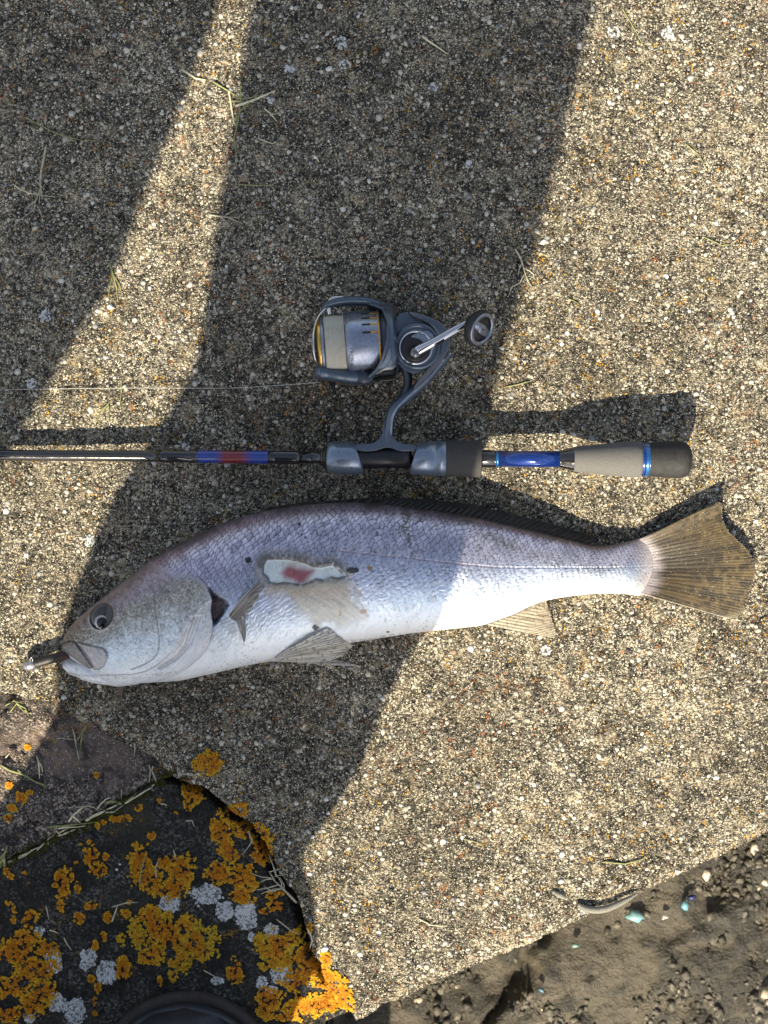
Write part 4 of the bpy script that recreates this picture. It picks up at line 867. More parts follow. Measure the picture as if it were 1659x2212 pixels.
M['eva'] = simple('grey_eva_foam', (.125, .123, .117), .95, vary=.22, nscale=1300, bump=.9, bdist=.0005, spec=.2)
M['eva_d'] = simple('dark_eva_foam', (.065, .062, .058), .9, vary=.3, nscale=1300, bump=.9, bdist=.0005, spec=.25)
M['rubber'] = simple('black_rubber_cap', (.017, .017, .017), .75, vary=.5, nscale=260, bump=.6, bdist=.0004)
wr = NM('blue_red_thread_wrap'); sx = wr.n('ShaderNodeSeparateXYZ'); wr.l(wr.tex(), sx.inputs[0])
wx = wr.math('MULTIPLY', wr.math('ADD', sx.outputs[0], (829.5-425)/SC*1.0), SC/160.0)
wr.base(wr.ramp(wx, [(.0, (.010, .045, .27)), (.28, (.010, .045, .27)), (.42, (.17, .010, .018)), (.62, (.17, .010, .018)), (.80, (.010, .045, .27))])); wr.set(Roughness=.2, Coat_Weight=.8)
wv = wr.n('ShaderNodeTexWave', bands_direction='X'); wv.inputs['Scale'].default_value = 900; wr.l(wr.tex(), wv.inputs['Vector']); wr.nrm(wr.bump(wv.outputs['Fac'], .25, .0001)); M['wrap'] = wr.m
rod = thing('fishing_rod', 'dark carbon fishing rod with grey foam grips and blue sections', 'fishing rod')
def rodc(x): return (x, np.interp(x, [-1200, 0, 345, 700, 1040, 1490], [955, 982.5, 985.5, 988.5, 991, 993]), np.interp(x, [-1200, 0, 350, 840, 1490], [5, 34, 46, 68, 86]))
def rseg(name, prof, mat, parent=None, n=32, sub=1):
    pts = [rodc(x) for x, r in prof]; return tube(name, pts, [r for x, r in prof], mat, parent or rod, n=n, sub=sub)
tube('blank', [rodc(x) for x in (-1200, -600, 0, 200, 350)], [4, 8, 11.6, 12.2, 12.6], M['blank'], rod, n=28, sub=4)
rseg('guide_wrap', [(345, 12.8), (355, 13.6), (366, 13.8), (370, 12.8), (408, 12.8), (412, 13.8), (422, 14.2), (428, 13.6)], M['black_gloss'])
rseg('thread_wrap', [(424, 13.3), (428, 13.6), (578, 14.2), (582, 13.6)], M['wrap'])
for x in (361, 417, 586): rseg('trim_ring', [(x-2.2, 14.0), (x-1, 14.6), (x+1, 14.6), (x+2.2, 14.0)], M['black_gloss'])
rseg('wrap_end', [(580, 14.2), (596, 14.6), (640, 14.6), (648, 13.6)], M['black_gloss'])
rseg('blank_end', [(644, 13.2), (704, 13.4)], M['blank'])
rseg('seat_ring', [(694, 16), (698, 22), (703, 27), (707, 30)], M['black_gloss'])
# reel seat hoods with slanted front cut
def hood(name, x0, x1, prof, mat, slant, face_l=False):
    """prof: (t, r); slanted right end"""
    n = 48; rings = []
    for t_, r in prof:
        ring = []
        for a_ in np.linspace(0, 2*math.pi, n+1)[:-1]:
            s_ = slant*math.cos(a_)   # cos: image-up side
            x = x0+(x1-x0)*t_ + (s_*(t_ if not face_l else (1-t_)))
            c = rodc(x); k = P(c[0], c[1]-math.cos(a_)*r, c[2]+math.sin(a_)*r); ring.append(k)
        rings.append(ring)
    return loft(name, rings, mat, rod)
hood('front_hood', 705, 776, [(0, 26), (.04, 31), (.12, 34), (.35, 36), (.7, 36), (.93, 35.5), (.99, 34), (1, 31), (1.0, 22)], M['seat'], -9)
rseg('seat_body', [(765, 22), (785, 22.5), (786, 21.5), (868, 21.5), (870, 22.5), (885, 22.5)], M['seatblack'])
hood('rear_hood', 893, 946, [(0, 22), (.0, 31), (.03, 34), (.12, 36), (.5, 37), (1, 37.4), (1, 34)], M['seat'], 9, True)
rseg('hood_ring', [(943, 35), (944, 37.2), (964, 37.4), (965, 35)], M['seat'])
rseg('fore_grip', [(963, 36), (966, 38.6), (990, 38.2), (1015, 38.8), (1030, 39.8), (1037, 38.5), (1040, 35), (1041, 20)], M['eva_d'], sub=3)
rseg('lacquer_band', [(1040, 18), (1043, 19), (1068, 18.5), (1071, 17.5)], M['black_gloss'])
rseg('cyan_ring', [(1071, 17.6), (1074, 17.8), (1077, 17.6)], M['cyan'])
rseg('blue_section', [(1077, 17.2), (1140, 17.0), (1208, 17.6)], M['blue'])
rseg('lacquer_band', [(1208, 17.8), (1213, 19), (1222, 21.5), (1234, 24.5), (1239, 25.5), (1240, 20)], M['black_gloss'], sub=3)
rseg('rear_grip', [(1238, 22), (1240, 26), (1262, 28.5), (1300, 32.5), (1340, 36.5), (1368, 38.5), (1380, 37.5), (1386, 34), (1388, 30)], M['eva'], sub=3)
rseg('blue_ring', [(1384, 34.5), (1386, 36), (1391, 36.2), (1393, 34.5)], M['blue'])
rseg('cyan_ring', [(1392, 34.8), (1394, 36), (1399, 36), (1401, 34.5)], M['cyan'])
rseg('butt_cap', [(1400, 33), (1402, 35.5), (1425, 37.5), (1452, 39.5), (1470, 39), (1482, 35.5), (1489, 28), (1493, 18), (1494, 4)], M['rubber'], sub=4)

# ---------------- reel ----------------
reel = thing('fishing_reel', 'slate blue spinning reel with cream line on its spool and a black handle knob', 'fishing reel')
M['reel'] = paint('slate_blue_paint', (.085, .112, .150), .29, .5, .35, .15, 4000)
M['reel_d'] = paint('dark_slate_paint', (.045, .055, .070), .33, .5, .35, .15, 4000)
M['chrome'] = simple('chrome', (.62, .62, .63), .09, 1.0, vary=.05, bump=0)
M['dchrome'] = simple('dark_chrome', (.22, .215, .21), .13, 1.0, vary=.15, nscale=60, bump=0)
M['gold'] = simple('gold_anodised', (.78, .50, .13), .22, 1.0, vary=.1, bump=0)
M['orange'] = simple('amber_trim', (.62, .30, .03), .35, .3)
M['steelrim'] = simple('brushed_skirt', (.30, .33, .40), .27, .8, vary=.18, nscale=500)
M['black'] = simple('black_plastic', (.012, .012, .013), .4)
M['print'] = simple('grey_print', (.55, .56, .58), .4, .3, bump=0)
M['knob'] = simple('black_knob_rubber', (.018, .018, .018), .62, vary=.3, nscale=700, bump=.3)
lm = NM('braided_line'); lm.set(Roughness=.8); w_ = lm.n('ShaderNodeTexWave', bands_direction='X'); w_.inputs['Scale'].default_value = 420; w_.inputs['Distortion'].default_value = 3.0; w_.inputs['Detail'].default_value = 2.0
lm.l(lm.tex(), w_.inputs['Vector']); nn = lm.noise(250, 4, .6)
lm.base(lm.mix(.5, lm.ramp(w_.outputs['Fac'], [(.1, (.58, .52, .38)), (.6, (.95, .92, .78))]), lm.ramp(nn, [(.3, (.66, .60, .44)), (.7, (.92, .88, .74))]))); lm.nrm(lm.bump(w_.outputs['Fac'], .8, .0004)); M['line'] = lm.m
A0 = np.array([684, 747.0, 92]); TL = math.radians(4.2); AX = np.array([math.cos(TL), -math.sin(TL), 0.0])
def ap(s, r, phi):
    """point on the spool axis frame: phi 0 = towards camera, +90 = image-down"""
    dn = np.array([math.sin(TL), math.cos(TL), 0]); c = A0+AX*s+dn*r*math.sin(phi); return P(c[0], c[1], c[2]+r*math.cos(phi))
def lathe(name, prof, mat, n=64, parent=None):
    return loft(name, [[ap(s, r, a_) for a_ in np.linspace(0, 2*math.pi, n+1)[:-1]] for s, r in prof], mat, parent or reel)
spool = lathe('spool', [(9, 50), (9.5, 59), (12, 60.5), (15, 60.5), (17, 58), (18, 50), (62, 50), (62, 60), (64, 66), (66, 68.5), (80, 69), (110, 68.6), (138, 67), (140, 66), (141, 60)], M['steelrim'])
lathe('spool_lip', [(1, 46), (1.5, 54), (4, 58.5), (8, 60), (9.2, 59)], M['gold'], parent=spool)
lathe('drag_knob', [(-9, 2), (-8.5, 20), (-6, 30), (-3, 36), (-1, 44), (2, 50)], M['black'], parent=spool)
for k in range(10):
    a_ = k*math.pi/5+.3; p0, p1 = (A0+AX*-8+np.array([0, math.sin(a_)*12, math.cos(a_)*12])), (A0+AX*-3.5+np.array([0, math.sin(a_)*38, math.cos(a_)*38]))
    tube('drag_fin', [tuple(p0), tuple(p1)], [2, 2.5], M['dchrome'], spool, n=6, sub=1)
lathe('wound_line', [(18.5, 52)]+[(18.5+i*.55, 61.5+.9*math.sin(i/78*math.pi)+.8*math.sin(i*2.6)+.5*math.sin(i*1.13+1)) for i in range(79)]+[(62.3, 52)], M['line'], parent=spool)
lathe('amber_ring', [(134.5, 66.5), (135, 68.4), (137.5, 68.2), (138, 66.5)], M['orange'], parent=spool)
# skirt slots
for ph in (-64, -49, -34, -18, 60):
    a_ = math.radians(ph); 
    def slotpts(s0, s1, r): return [ap(s0, r, a_), ap((s0+s1)/2, r, a_), ap(s1, r, a_)]
    for nm_, s0, s1, w0, w1, rr, mt in (('slot_trim', 97, 134, 4.4, 1.3, 68.3, 'orange'), ('slot', 100, 119, 2.6, 2.2, 68.9, 'black')):
        V = []; N_ = 12
        for i in range(N_+1):
            t_ = i/N_; s_ = s0+(s1-s0)*t_; w_h = (w0*(1-t_)+w1*t_)*math.sin(min(1, .25+t_*4)*math.pi/2)*(1 if t_ < .95 else .5)
            for sg in (-1, 1): V.append(ap(s_, rr+.0, a_+sg*w_h/68))
            for sg in (-1, 1): V.append(ap(s_, rr-1.5, a_+sg*w_h/68))
        F = []
        for i in range(N_):
            b_ = i*4; F += [(b_, b_+4, b_+5, b_+1), (b_, b_+2, b_+6, b_+4), (b_+1, b_+5, b_+7, b_+3)]
        link(nm_, (lambda me: (me.from_pydata([tuple(v) for v in V], [], F), me.update(), me)[2])(bpy.data.meshes.new(nm_)), M[mt], spool)
lathe('rotor_core', [(139, 40), (139.5, 60), (142, 63), (160, 66), (166, 60)], M['reel_d'])
# rotor cup with swept front edge
def front(phi):
    d = math.degrees(phi); d = (d+180) % 360-180
    return float(np.interp(d, [-180, -130, -100, -80, -60, -30, 0, 30, 50, 65, 80, 95, 110, 140, 180], [140, 120, 112, 118, 146, 156, 152, 138, 122, 104, 86, 84, 96, 130, 140]))
n = 144; NS = 26; phis = np.linspace(0, 2*math.pi, n+1)[:-1]; rings = []
def rotr(s, phi):
    e = 1+.055*abs(math.sin(phi))**3
    return (np.interp(s, [84, 120, 150, 160, 168, 173, 176], [82, 81, 79, 78, 74, 64, 40]))*e
for j in range(NS+1):
    t_ = j/NS; rings.append([ap(front(p_)+(176-front(p_))*t_, rotr(front(p_)+(176-front(p_))*t_, p_), p_) for p_ in phis])
inner = [[ap(front(p_)+(170-front(p_))*t_, rotr(front(p_)+(170-front(p_))*t_, p_)-5, p_) for p_ in phis] for t_ in (1, .8, .6, .4, .2, 0)]
R = np.array(inner+rings)
me = mesh_np('rotor', R.reshape(-1, 3), grid_faces(len(R), n, wrap=True)); rotor = link('rotor', me, M['reel'], reel)
def rim(off, r_off, p0, p1, rad, mat, nm_):
    pts = []
    for d in np.linspace(p0, p1, 40):
        p_ = math.radians(d); s_ = front(p_)+off; q = ap(s_, rotr(s_, p_)+r_off, p_); z_ = q[2]*SC; k_ = 1-z_/(H*SC); pts.append((q[0]*SC/k_+829.5, 1106-q[1]*SC/k_, z_))
    return tube(nm_, pts, rad, mat, rotor, n=8, sub=1)
rim(2, -.5, -60, 62, 3.2, M['reel'], 'rotor_rim')
# raised vane on the rotor and chrome skirt
def patch(nm_, s0f, s1f, p0, p1, r_off, mat, th_=2.5, ns=10, npn=24):
    V = []
    for i in range(npn+1):
        d = p0+(p1-p0)*i/npn; p_ = math.radians(d)
        for j in range(ns+1):
            s_ = s0f(d)+(s1f(d)-s0f(d))*j/ns; edge_ = min(i, npn-i, j*2, (ns-j)*2)/2.0; r_ = rotr(s_, p_)+(r_off if edge_ >= .5 else -1.0)
            V.append(ap(s_, r_, p_))
    return link(nm_, mesh_np(nm_, V, grid_faces(npn+1, ns+1)[:, ::-1]), mat, rotor)
patch('chrome_skirt', lambda d: np.interp(d, [40, 55, 75, 110], [146, 124, 106, 104]), lambda d: 171, 44, 112, 2.2, M['dchrome'])
patch('rotor_vane', lambda d: np.interp(d, [8, 30, 50], [157, 142, 122]), lambda d: np.interp(d, [8, 30, 50], [162, 160, 140]), 8, 48, 3.0, M['reel'])
# arms
tube('bail_arm', [(700, 668, 92), (709, 659, 94), (730, 653, 94), (762, 650, 94), (795, 652, 94), (818, 660, 93), (834, 674, 92), (842, 692, 92)], [5, 9, 10, 10, 9.5, 9.5, 10, 9], M['reel'], reel, n=20, flat=1.7)
tube('bail_arm', [(686, 806, 110), (696, 804, 112), (708, 806, 112), (740, 812, 112), (775, 815, 108), (800, 812, 100), (826, 806, 96)], [13, 18, 16, 14.5, 16, 16, 10], M['reel'], reel, n=24, flat=1.25)
dome('arm_cap', 694, 802, 108, 17, 16, 22, 0, M['reel'], reel)
tube('arm_pivot', [(757, 808, 112), (785, 815, 118), (806, 812, 112)], [10, 17, 12], M['reel_d'], reel, n=20, flat=.8)
tube('line_roller', [(762, 651, 96), (745, 645, 98), (728, 644, 99), (716, 648, 99), (711, 658, 98), (711, 668, 96), (713, 679, 94)], [3, 4.5, 5, 6, 6.5, 6, 5], M['chrome'], reel, n=14)
tube('roller_bracket', [(711, 662, 96), (722, 664, 94), (730, 668, 92)], [4, 4, 4], M['dchrome'], reel, n=12)
tube('bail_wire', [(690, 800, 116), (684, 786, 138), (679, 768, 154), (677, 745, 160), (677, 722, 150), (681, 700, 132), (690, 680, 114), (706, 664, 100)], 2.0, M['chrome'], reel, n=10)
tube('bail_spike', [(714, 818, 70), (719, 832, 60), (724, 855, 44)], [8, 5, 2], M['dchrome'], reel, n=12)

def prism(name, poly, z0, z1, mat, parent, bevel=2.5, seg=3):
    n_ = len(poly); V = [P(x, y, z0) for x, y in poly]+[P(x, y, z1) for x, y in poly]
    F = [tuple(range(n_, 2*n_))[::-1], tuple(range(n_))]+[(i, i+n_, (i+1) % n_+n_, (i+1) % n_) for i in range(n_)]
    me = bpy.data.meshes.new(name); me.from_pydata(V, [], F); me.update()
    import bmesh as bm_
    b = bm_.new(); b.from_mesh(me); bm_.ops.recalc_face_normals(b, faces=b.faces)
    if bevel: bm_.ops.bevel(b, geom=[e for e in b.edges], offset=bevel/SC, segments=seg, affect='EDGES', profile=.5, clamp_overlap=True)
    b.to_mesh(me); b.free(); me.polygons.foreach_set('use_smooth', np.ones(len(me.polygons), bool)); me.update()
    try: me.set_sharp_from_angle(angle=math.radians(40))
    except Exception: pass
    return link(name, me, mat, parent)
def Z1(pts): return [(648+x*.29295, 594+y*.29295) for x, y in pts]
def densify(poly, it=2):
    p = [np.array(q, float) for q in poly]
    for _ in range(it):
        o = []
        for i in range(len(p)):
            a_, b_ = p[i], p[(i+1) % len(p)]; o += [a_*.75+b_*.25, a_*.25+b_*.75]
        p = o
    return [tuple(q) for q in p]
bodyp = densify(Z1([(695, 300), (790, 268), (825, 300), (940, 335), (1010, 400), (1035, 500), (1010, 600), (950, 670), (880, 730), (790, 720), (715, 650), (690, 600)]), 2)
prism('gear_housing', bodyp, 40, 128, M['reel'], reel, 4, 4)
rearp = densify(Z1([(800, 268), (840, 310), (930, 340), (1000, 400), (1035, 490), (1020, 590), (960, 680), (850, 800), (835, 855), (860, 845), (985, 700), (1070, 610), (1118, 500), (1105, 430), (1050, 355), (940, 302), (840, 275)]), 2)
prism('rear_cover', rearp, 42, 140, M['dchrome'], reel, 5, 4)
rp2 = densify(Z1([(840, 290), (940, 312), (1040, 365), (1090, 440), (1100, 500), (1060, 600), (1035, 590), (1045, 500), (1020, 400), (940, 335), (850, 312)]), 2)
prism('rear_panel', rp2, 120, 144, M['reel'], reel, 3, 3)
def zlathe(name, cx, cy, prof, mat, parent=None, n=56, ex=1.0):
    return loft(name, [[P(cx+r*math.cos(a_)*ex, cy+r*math.sin(a_), z) for a_ in np.linspace(0, 2*math.pi, n+1)[:-1]] for z, r in prof], mat, parent or reel)
cover = zlathe('side_cover', 902, 748, [(100, 52), (138, 51.5), (143, 50), (145, 46), (145, 44), (143, 42.5), (143, 39), (146, 38.5), (148, 36), (148, 20)], M['reel'])
zlathe('cover_ring', 898, 751, [(144, 37.5), (149.5, 37), (151, 35), (150.5, 33), (146, 32)], M['chrome'], cover)
zlathe('cover_recess', 897, 750, [(144, 33), (149.2, 32.5), (148.9, 24), (148.7, 3)], M['black'], cover)
platep = densify(Z1([(800, 455), (900, 415), (965, 412), (1010, 500), (985, 560), (930, 520), (880, 470)]), 2)
prism('speed_plate', platep, 143, 150, M['seat'], cover, 1.2, 2)
hub = tube('handle_arm', [(899, 760, 160), (905, 756, 166), (929, 744, 174), (950, 732, 178), (975, 717, 181), (1000, 703, 182), (1014, 695, 182)], [11, 10.5, 9, 8.5, 8, 7, 6], M['chrome'], reel, n=24, flat=.75)
dome('hub_cap', 897, 762, 158, 14.5, 14.5, 16, 0, M['dchrome'], hub)
zlathe('hub_post', 897, 761, [(146, 15), (156, 15), (160, 14)], M['dchrome'], hub)
prism('arm_slot', densify(Z1([(985, 522), (1050, 480), (1062, 472), (1068, 482), (1058, 498), (995, 532)]), 1), 183, 186.5, M['black'], hub, .8, 1)
# knob: lathed about its own tilted axis
ka = Vector((.87*math.sin(.92), -.5*math.sin(.92), math.cos(.92))).normalized()
maj = Vector((.5, .866, 0)); mnr = ka.cross(maj).normalized()
def kl(name, prof, mat, ex=1.0, parent=None, c0=(1036, 709, 205), n=40, ea=1.0):
    c_ = Vector(P(*c0)); return loft(name, [[tuple(c_+ka*(d/SC)+maj*(r*ea*math.cos(a_)/SC)+mnr*(r*math.sin(a_)/SC*ex)) for a_ in np.linspace(0, 2*math.pi, n+1)[:-1]] for d, r in prof], mat, parent or reel)
knob = kl('handle_knob', [(-26, 13), (-24, 21), (-16, 30), (-8, 36), (-2, 38.5), (4, 38), (7, 36), (7.5, 33), (5, 31), (5, 10)], M['knob'])
kl('knob_cap_ring', [(5, 34.5), (8, 34), (9, 32.5), (9, 27), (5, 26)], M['steelrim'], parent=knob)
kl('knob_cap', [(4.8, 30), (6, 29.6), (6.2, 3)], M['black'], parent=knob)
kl('knob_hub', [(5, 9.5), (8.6, 9.5), (9.2, 7.5), (9.2, 2)], M['steelrim'], parent=knob)
kl('knob_bar', [(5, 13), (7.9, 13), (8.1, 2)], M['steelrim'], parent=knob, ea=.75, ex=2.35)
kl('knob_screw', [(9, 2.4), (9.8, 2.2), (9.9, .4)], M['black'], parent=knob)
# stem and foot
tube('stem', [(972, 762, 92), (945, 792, 92), (915, 826, 92), (880, 856, 92), (853, 880, 92), (842, 905, 88), (838, 935, 80), (837, 962, 74)], [9, 10, 11, 12, 11.5, 10, 9, 11], M['reel'], reel, n=20, flat=1.5)
tube('stem_strut', [(872, 790, 92), (880, 812, 92), (880, 832, 92), (868, 862, 92)], [11, 9.5, 9, 9], M['reel_d'], reel, n=16, flat=1.4)
tube('stem_ridge', [(960, 775, 106), (920, 822, 109), (882, 856, 110), (857, 882, 109), (847, 905, 103), (844, 940, 95)], [2.4, 3, 3.2, 3, 3, 3], M['seat'], reel, n=10)
footp = densify(Z1([(400, 1245), (520, 1245), (585, 1215), (612, 1150), (618, 1060), (668, 1060), (673, 1170), (705, 1225), (770, 1245), (862, 1248), (862, 1298), (730, 1302), (690, 1282), (650, 1268), (600, 1282), (545, 1302), (400, 1296)]), 2)
prism('reel_foot', footp, 52, 90, M['reel'], reel, 4, 4)
# printed lettering
def text_mesh(s, size):
    cu = bpy.data.curves.new('lettering', 'FONT'); cu.body = s; cu.size = size; cu.extrude = 0; cu.resolution_u = 3; cu.align_x = 'LEFT'
    o = bpy.data.objects.new('lettering', cu); COL.objects.link(o); bpy.context.view_layer.update()
    dg = bpy.context.evaluated_depsgraph_get(); me = bpy.data.meshes.new_from_object(o.evaluated_get(dg)); bpy.data.objects.remove(o); return me
def wrap_text(s, size, s_at, phi0, r, flip, mat, parent, spacing=1.0):
    me = text_mesh(s, size)
    for v in me.vertices:
        x, y = v.co.x*spacing, v.co.y
        if flip: v.co = Vector(ap(s_at-y if False else s_at+y, r, phi0+x/r))
        else: v.co = Vector(ap(s_at+(size*.7-y), r, phi0-x/r))
    me.materials.clear(); me.materials.append(mat); me.update(); return link('lettering', me, None, parent)
wrap_text('AIRITY', 11, 70, math.radians(40), 69.3, False, M['print'], spool, 1.45)
# rotor mark, running along the axis, upside down to the camera
me = text_mesh('AIRDRIVE', 8)
for v in me.vertices: v.co = Vector(ap(162-v.co.x*.9, 87.5+1.0, math.radians(74)-(v.co.y)/88*-1))
me.materials.append(M['print']); link('lettering', me, None, rotor)
me = text_mesh('1:6.2', 6)
for v in me.vertices: v.co = Vector(P(936-v.co.x, 722+v.co.y, 150.8))
me.materials.append(M['print']); link('lettering', me, None, cover)
M['thread'] = simple('pale_thread', (.5, .5, .46), .5, bump=0)
tag(tube('fishing_line', [(-200, 846, 3), (60, 841, 5), (300, 838, 10), (500, 838, 30), (690, 826, 70)], .55, M['thread'], n=5), 'thin pale fishing line running left from the reel to the photo edge', 'line')

# ---------------- straws and sprigs ----------------
M['straw'] = simple('dry_straw', (.66, .60, .40), .7, vary=.3, nscale=500, bump=.3)
M['straw_g'] = simple('greenish_grass', (.27, .28, .11), .65, vary=.35, nscale=500)
M['straw_d'] = simple('grey_dead_grass', (.42, .38, .27), .8, vary=.35, nscale=500)
def gz(x, y): return float(surf_z(np.array([x]), np.array([y]))[0])
FLOOR = -62
def follow(pts, lift=2.0):
    out = []
    for (x0, y0), (x1, y1) in zip(pts[:-1], pts[1:]):
        for k_ in range(4):
            t_ = k_/4; x = x0+(x1-x0)*t_; y = y0+(y1-y0)*t_; out.append((x, y, max(gz(x, y), FLOOR)+lift+1.5*math.sin(t_*math.pi)))
    out.append((*pts[-1], max(gz(*pts[-1]), FLOOR)+lift)); return out
def straw(name, strands, mat, label, cat='grass', group=None):
    if len(strands) == 1:
        pts, r = strands[0]; f_ = follow(pts); rr = np.interp(np.linspace(0, 1, len(f_)), [0, .15, .7, 1], [r*.95, r*1.25, r*.95, r*.4])
        o = tube(name, f_, rr, M[mat], None, n=6, sub=2); return tag(o, label, cat, group)
    t_ = thing(name, label, cat, group)
    for i, (pts, r) in enumerate(strands):
        f_ = follow(pts, 2.0+.6*i); rr = np.interp(np.linspace(0, 1, len(f_)), [0, .15, .7, 1], [r*.95, r*1.25, r*.95, r*.4])
        tube('blade' if i else 'stem', f_, rr, M[mat], t_, n=6, sub=2)
    return t_
def ZA(p): return [(324+x*.1953, 108+y*.1953) for x, y in p]
straw('dry_straw', [(ZA([(350, 215), (430, 265), (500, 310), (610, 330)]), 2.0)], 'straw', 'bent pale straw at the top of the narrow sunlit stripe')
straw('green_straw', [(ZA([(700, 350), (780, 400), (880, 460), (1000, 530)]), 1.6)], 'straw_g', 'green blade leading down right into the straw junction in the stripe')
straw('dry_straw', [(ZA([(875, 460), (895, 600), (915, 720), (935, 830)]), 1.9)], 'straw', 'upright pale straw along the right side of the narrow sunlit stripe')
straw('dry_straw', [(ZA([(945, 620), (1080, 580), (1200, 530), (1385, 450)]), 2.6)], 'straw', 'thickest pale straw slanting up right from the junction near the stripe')
straw('grass_sprig', [(ZA([(1000, 400), (1002, 520), (990, 680), (960, 850), (930, 980), (950, 1100), (960, 1290)]), 1.4), (ZA([(860, 570), (960, 562), (1060, 572)]), 1.3), (ZA([(1000, 545), (1110, 530), (1205, 498)]), 1.2), (ZA([(990, 680), (1060, 620), (1130, 560)]), 1.3), (ZA([(960, 760), (920, 770), (990, 700)]), .9)], 'straw_g', 'long green grass sprig with side blades crossing the straw junction')
straw('green_straw', [(ZA([(970, 1485), (1100, 1495), (1250, 1497), (1400, 1500)]), 1.0)], 'straw_g', 'thin level green blade in the shade right of the stripe')
straw('grass_sprig', [(ZA([(665, 1825), (780, 1840), (870, 1850), (1000, 1850)]), 1.5), (ZA([(860, 1850), (950, 1890), (1030, 1925)]), 1.1), (ZA([(830, 1830), (900, 1790), (990, 1740)]), 1.1), (ZA([(780, 1850), (830, 1890), (860, 1915)]), .9)], 'straw_d', 'small forked grass sprig at the right edge of the stripe, left of centre')
straw('dry_straw', [(ZA([(1265, 650), (1330, 700), (1370, 750), (1410, 800)]), 1.3)], 'straw', 'short kinked straw in the shade right of the junction')
straw('dry_straw', [(ZA([(1200, 980), (1280, 1010), (1350, 1035), (1400, 1020)]), 1.0)], 'straw', 'tiny bent straw in the shade below the junction')
def ZB(p): return [(x*.14645, 216+y*.14645) for x, y in p]
straw('grass_sprig', [(ZB([(675, 690), (650, 850), (615, 1000), (590, 1200), (600, 1300), (575, 1540)]), 2.2), (ZB([(600, 1280), (560, 1400), (520, 1500), (500, 1620), (350, 1730)]), 1.3), (ZB([(520, 1490), (430, 1560), (360, 1600)]), 1.0), (ZB([(550, 1560), (600, 1660), (635, 1790)]), 1.0), (ZB([(520, 1180), (590, 1260), (670, 1325)]), 1.2), (ZB([(600, 1290), (615, 1380), (620, 1450)]), 1.6), (ZB([(350, 1730), (270, 1780), (200, 1860)]), .8)], 'straw_d', 'dried grass sprig with roots in the shade at the upper left')
straw('green_straw', [(ZB([(190, 1240), (300, 1320), (420, 1370), (600, 1405), (810, 1430)]), 1.0)], 'straw', 'thin yellow straw crossing the dried sprig at the upper left')
straw('green_straw', [(ZB([(360, 250), (550, 350), (750, 455), (950, 530), (1200, 595), (1475, 605)]), .9)], 'straw_g', 'long thin curved green blade in the upper left shade')
def ZC(p): return [(189+x*.08137, 540+y*.08137) for x, y in p]
straw('grass_sprig', [(ZC([(560, 350), (620, 470), (680, 650), (730, 830), (780, 1050), (800, 1400)]), 1.8), (ZC([(680, 650), (630, 820), (580, 1050), (540, 1320)]), 1.3), (ZC([(690, 660), (790, 830), (880, 1020), (925, 1250)]), 1.1)], 'straw_g', 'bright green three bladed sprig in the sunlit stripe left of the reel')
straw('grass_sprig', [([(262, 822), (262, 850), (258, 878)], 1.2), ([(236, 868), (228, 880), (214, 895), (204, 922)], 1.3), ([(234, 872), (236, 890), (234, 910)], 1.0), ([(232, 876), (218, 885), (208, 890)], .9)], 'straw_g', 'small green sprig just above the rod shadow at the left')
straw('dry_straw', [([(912, 78), (925, 88), (940, 98), (966, 116)], 2.0)], 'straw', 'short pale straw in the top middle shade')
def ZD(p): return [(1080+x*.19519, 486+y*.19519) for x, y in p]
straw('grass_sprig', [(ZD([(170, 270), (225, 360), (260, 470), (285, 560), (355, 690)]), 1.3), (ZD([(270, 480), (330, 510), (375, 550), (378, 600)]), 1.0), (ZD([(265, 550), (220, 640), (130, 690), (90, 800)]), 1.0), (ZD([(240, 430), (212, 490), (202, 560)]), .9), (ZD([(290, 570), (310, 630), (350, 680)]), .9)], 'straw', 'pale branched sprig on the sun edge to the right of the reel')
straw('green_straw', [(ZD([(55, 1795), (200, 1765), (350, 1725)]), 1.2)], 'straw_g', 'short level green blade in the sun right above the rod handle')
straw('green_straw', [(ZD([(750, 815), (820, 840), (880, 880)]), .9)], 'straw_g', 'tiny green blade in the right hand sunlit area')
straw('dry_straw', [([(1020, 926), (1045, 935), (1070, 938)], 1.0)], 'straw_d', 'faint grey straw in the shade above the front grip')
straw('green_straw', [([(1520, 512), (1560, 530), (1580, 528)], .9)], 'straw_g', 'thin blade in the sun near the right edge, upper half')
straw('green_straw', [([(1480, 310), (1510, 335), (1530, 372)], .9)], 'straw_g', 'thin dark blade in the sun at the right, upper third')
straw('green_straw', [([(1345, 20), (1375, 70), (1395, 110)], 1.0)], 'straw_g', 'long thin blade in the sun at the top right')
straw('green_straw', [([(1300, 1862), (1350, 1866), (1382, 1858), (1398, 1852)], 1.3)], 'straw_g', 'green blade on the slab above the grey worm cast')
straw('green_straw', [([(905, 1985), (930, 1998), (965, 2002)], 1.0)], 'straw', 'faint curved straw near the lower slab edge')
straw('green_straw', [([(1000, 1812), (1030, 1820), (1046, 1828)], .9)], 'straw_g', 'tiny thin blade in the middle of the lower sunlit slab')
def ZE(p): return [(x*.2278, 1566+y*.2278) for x, y in p]
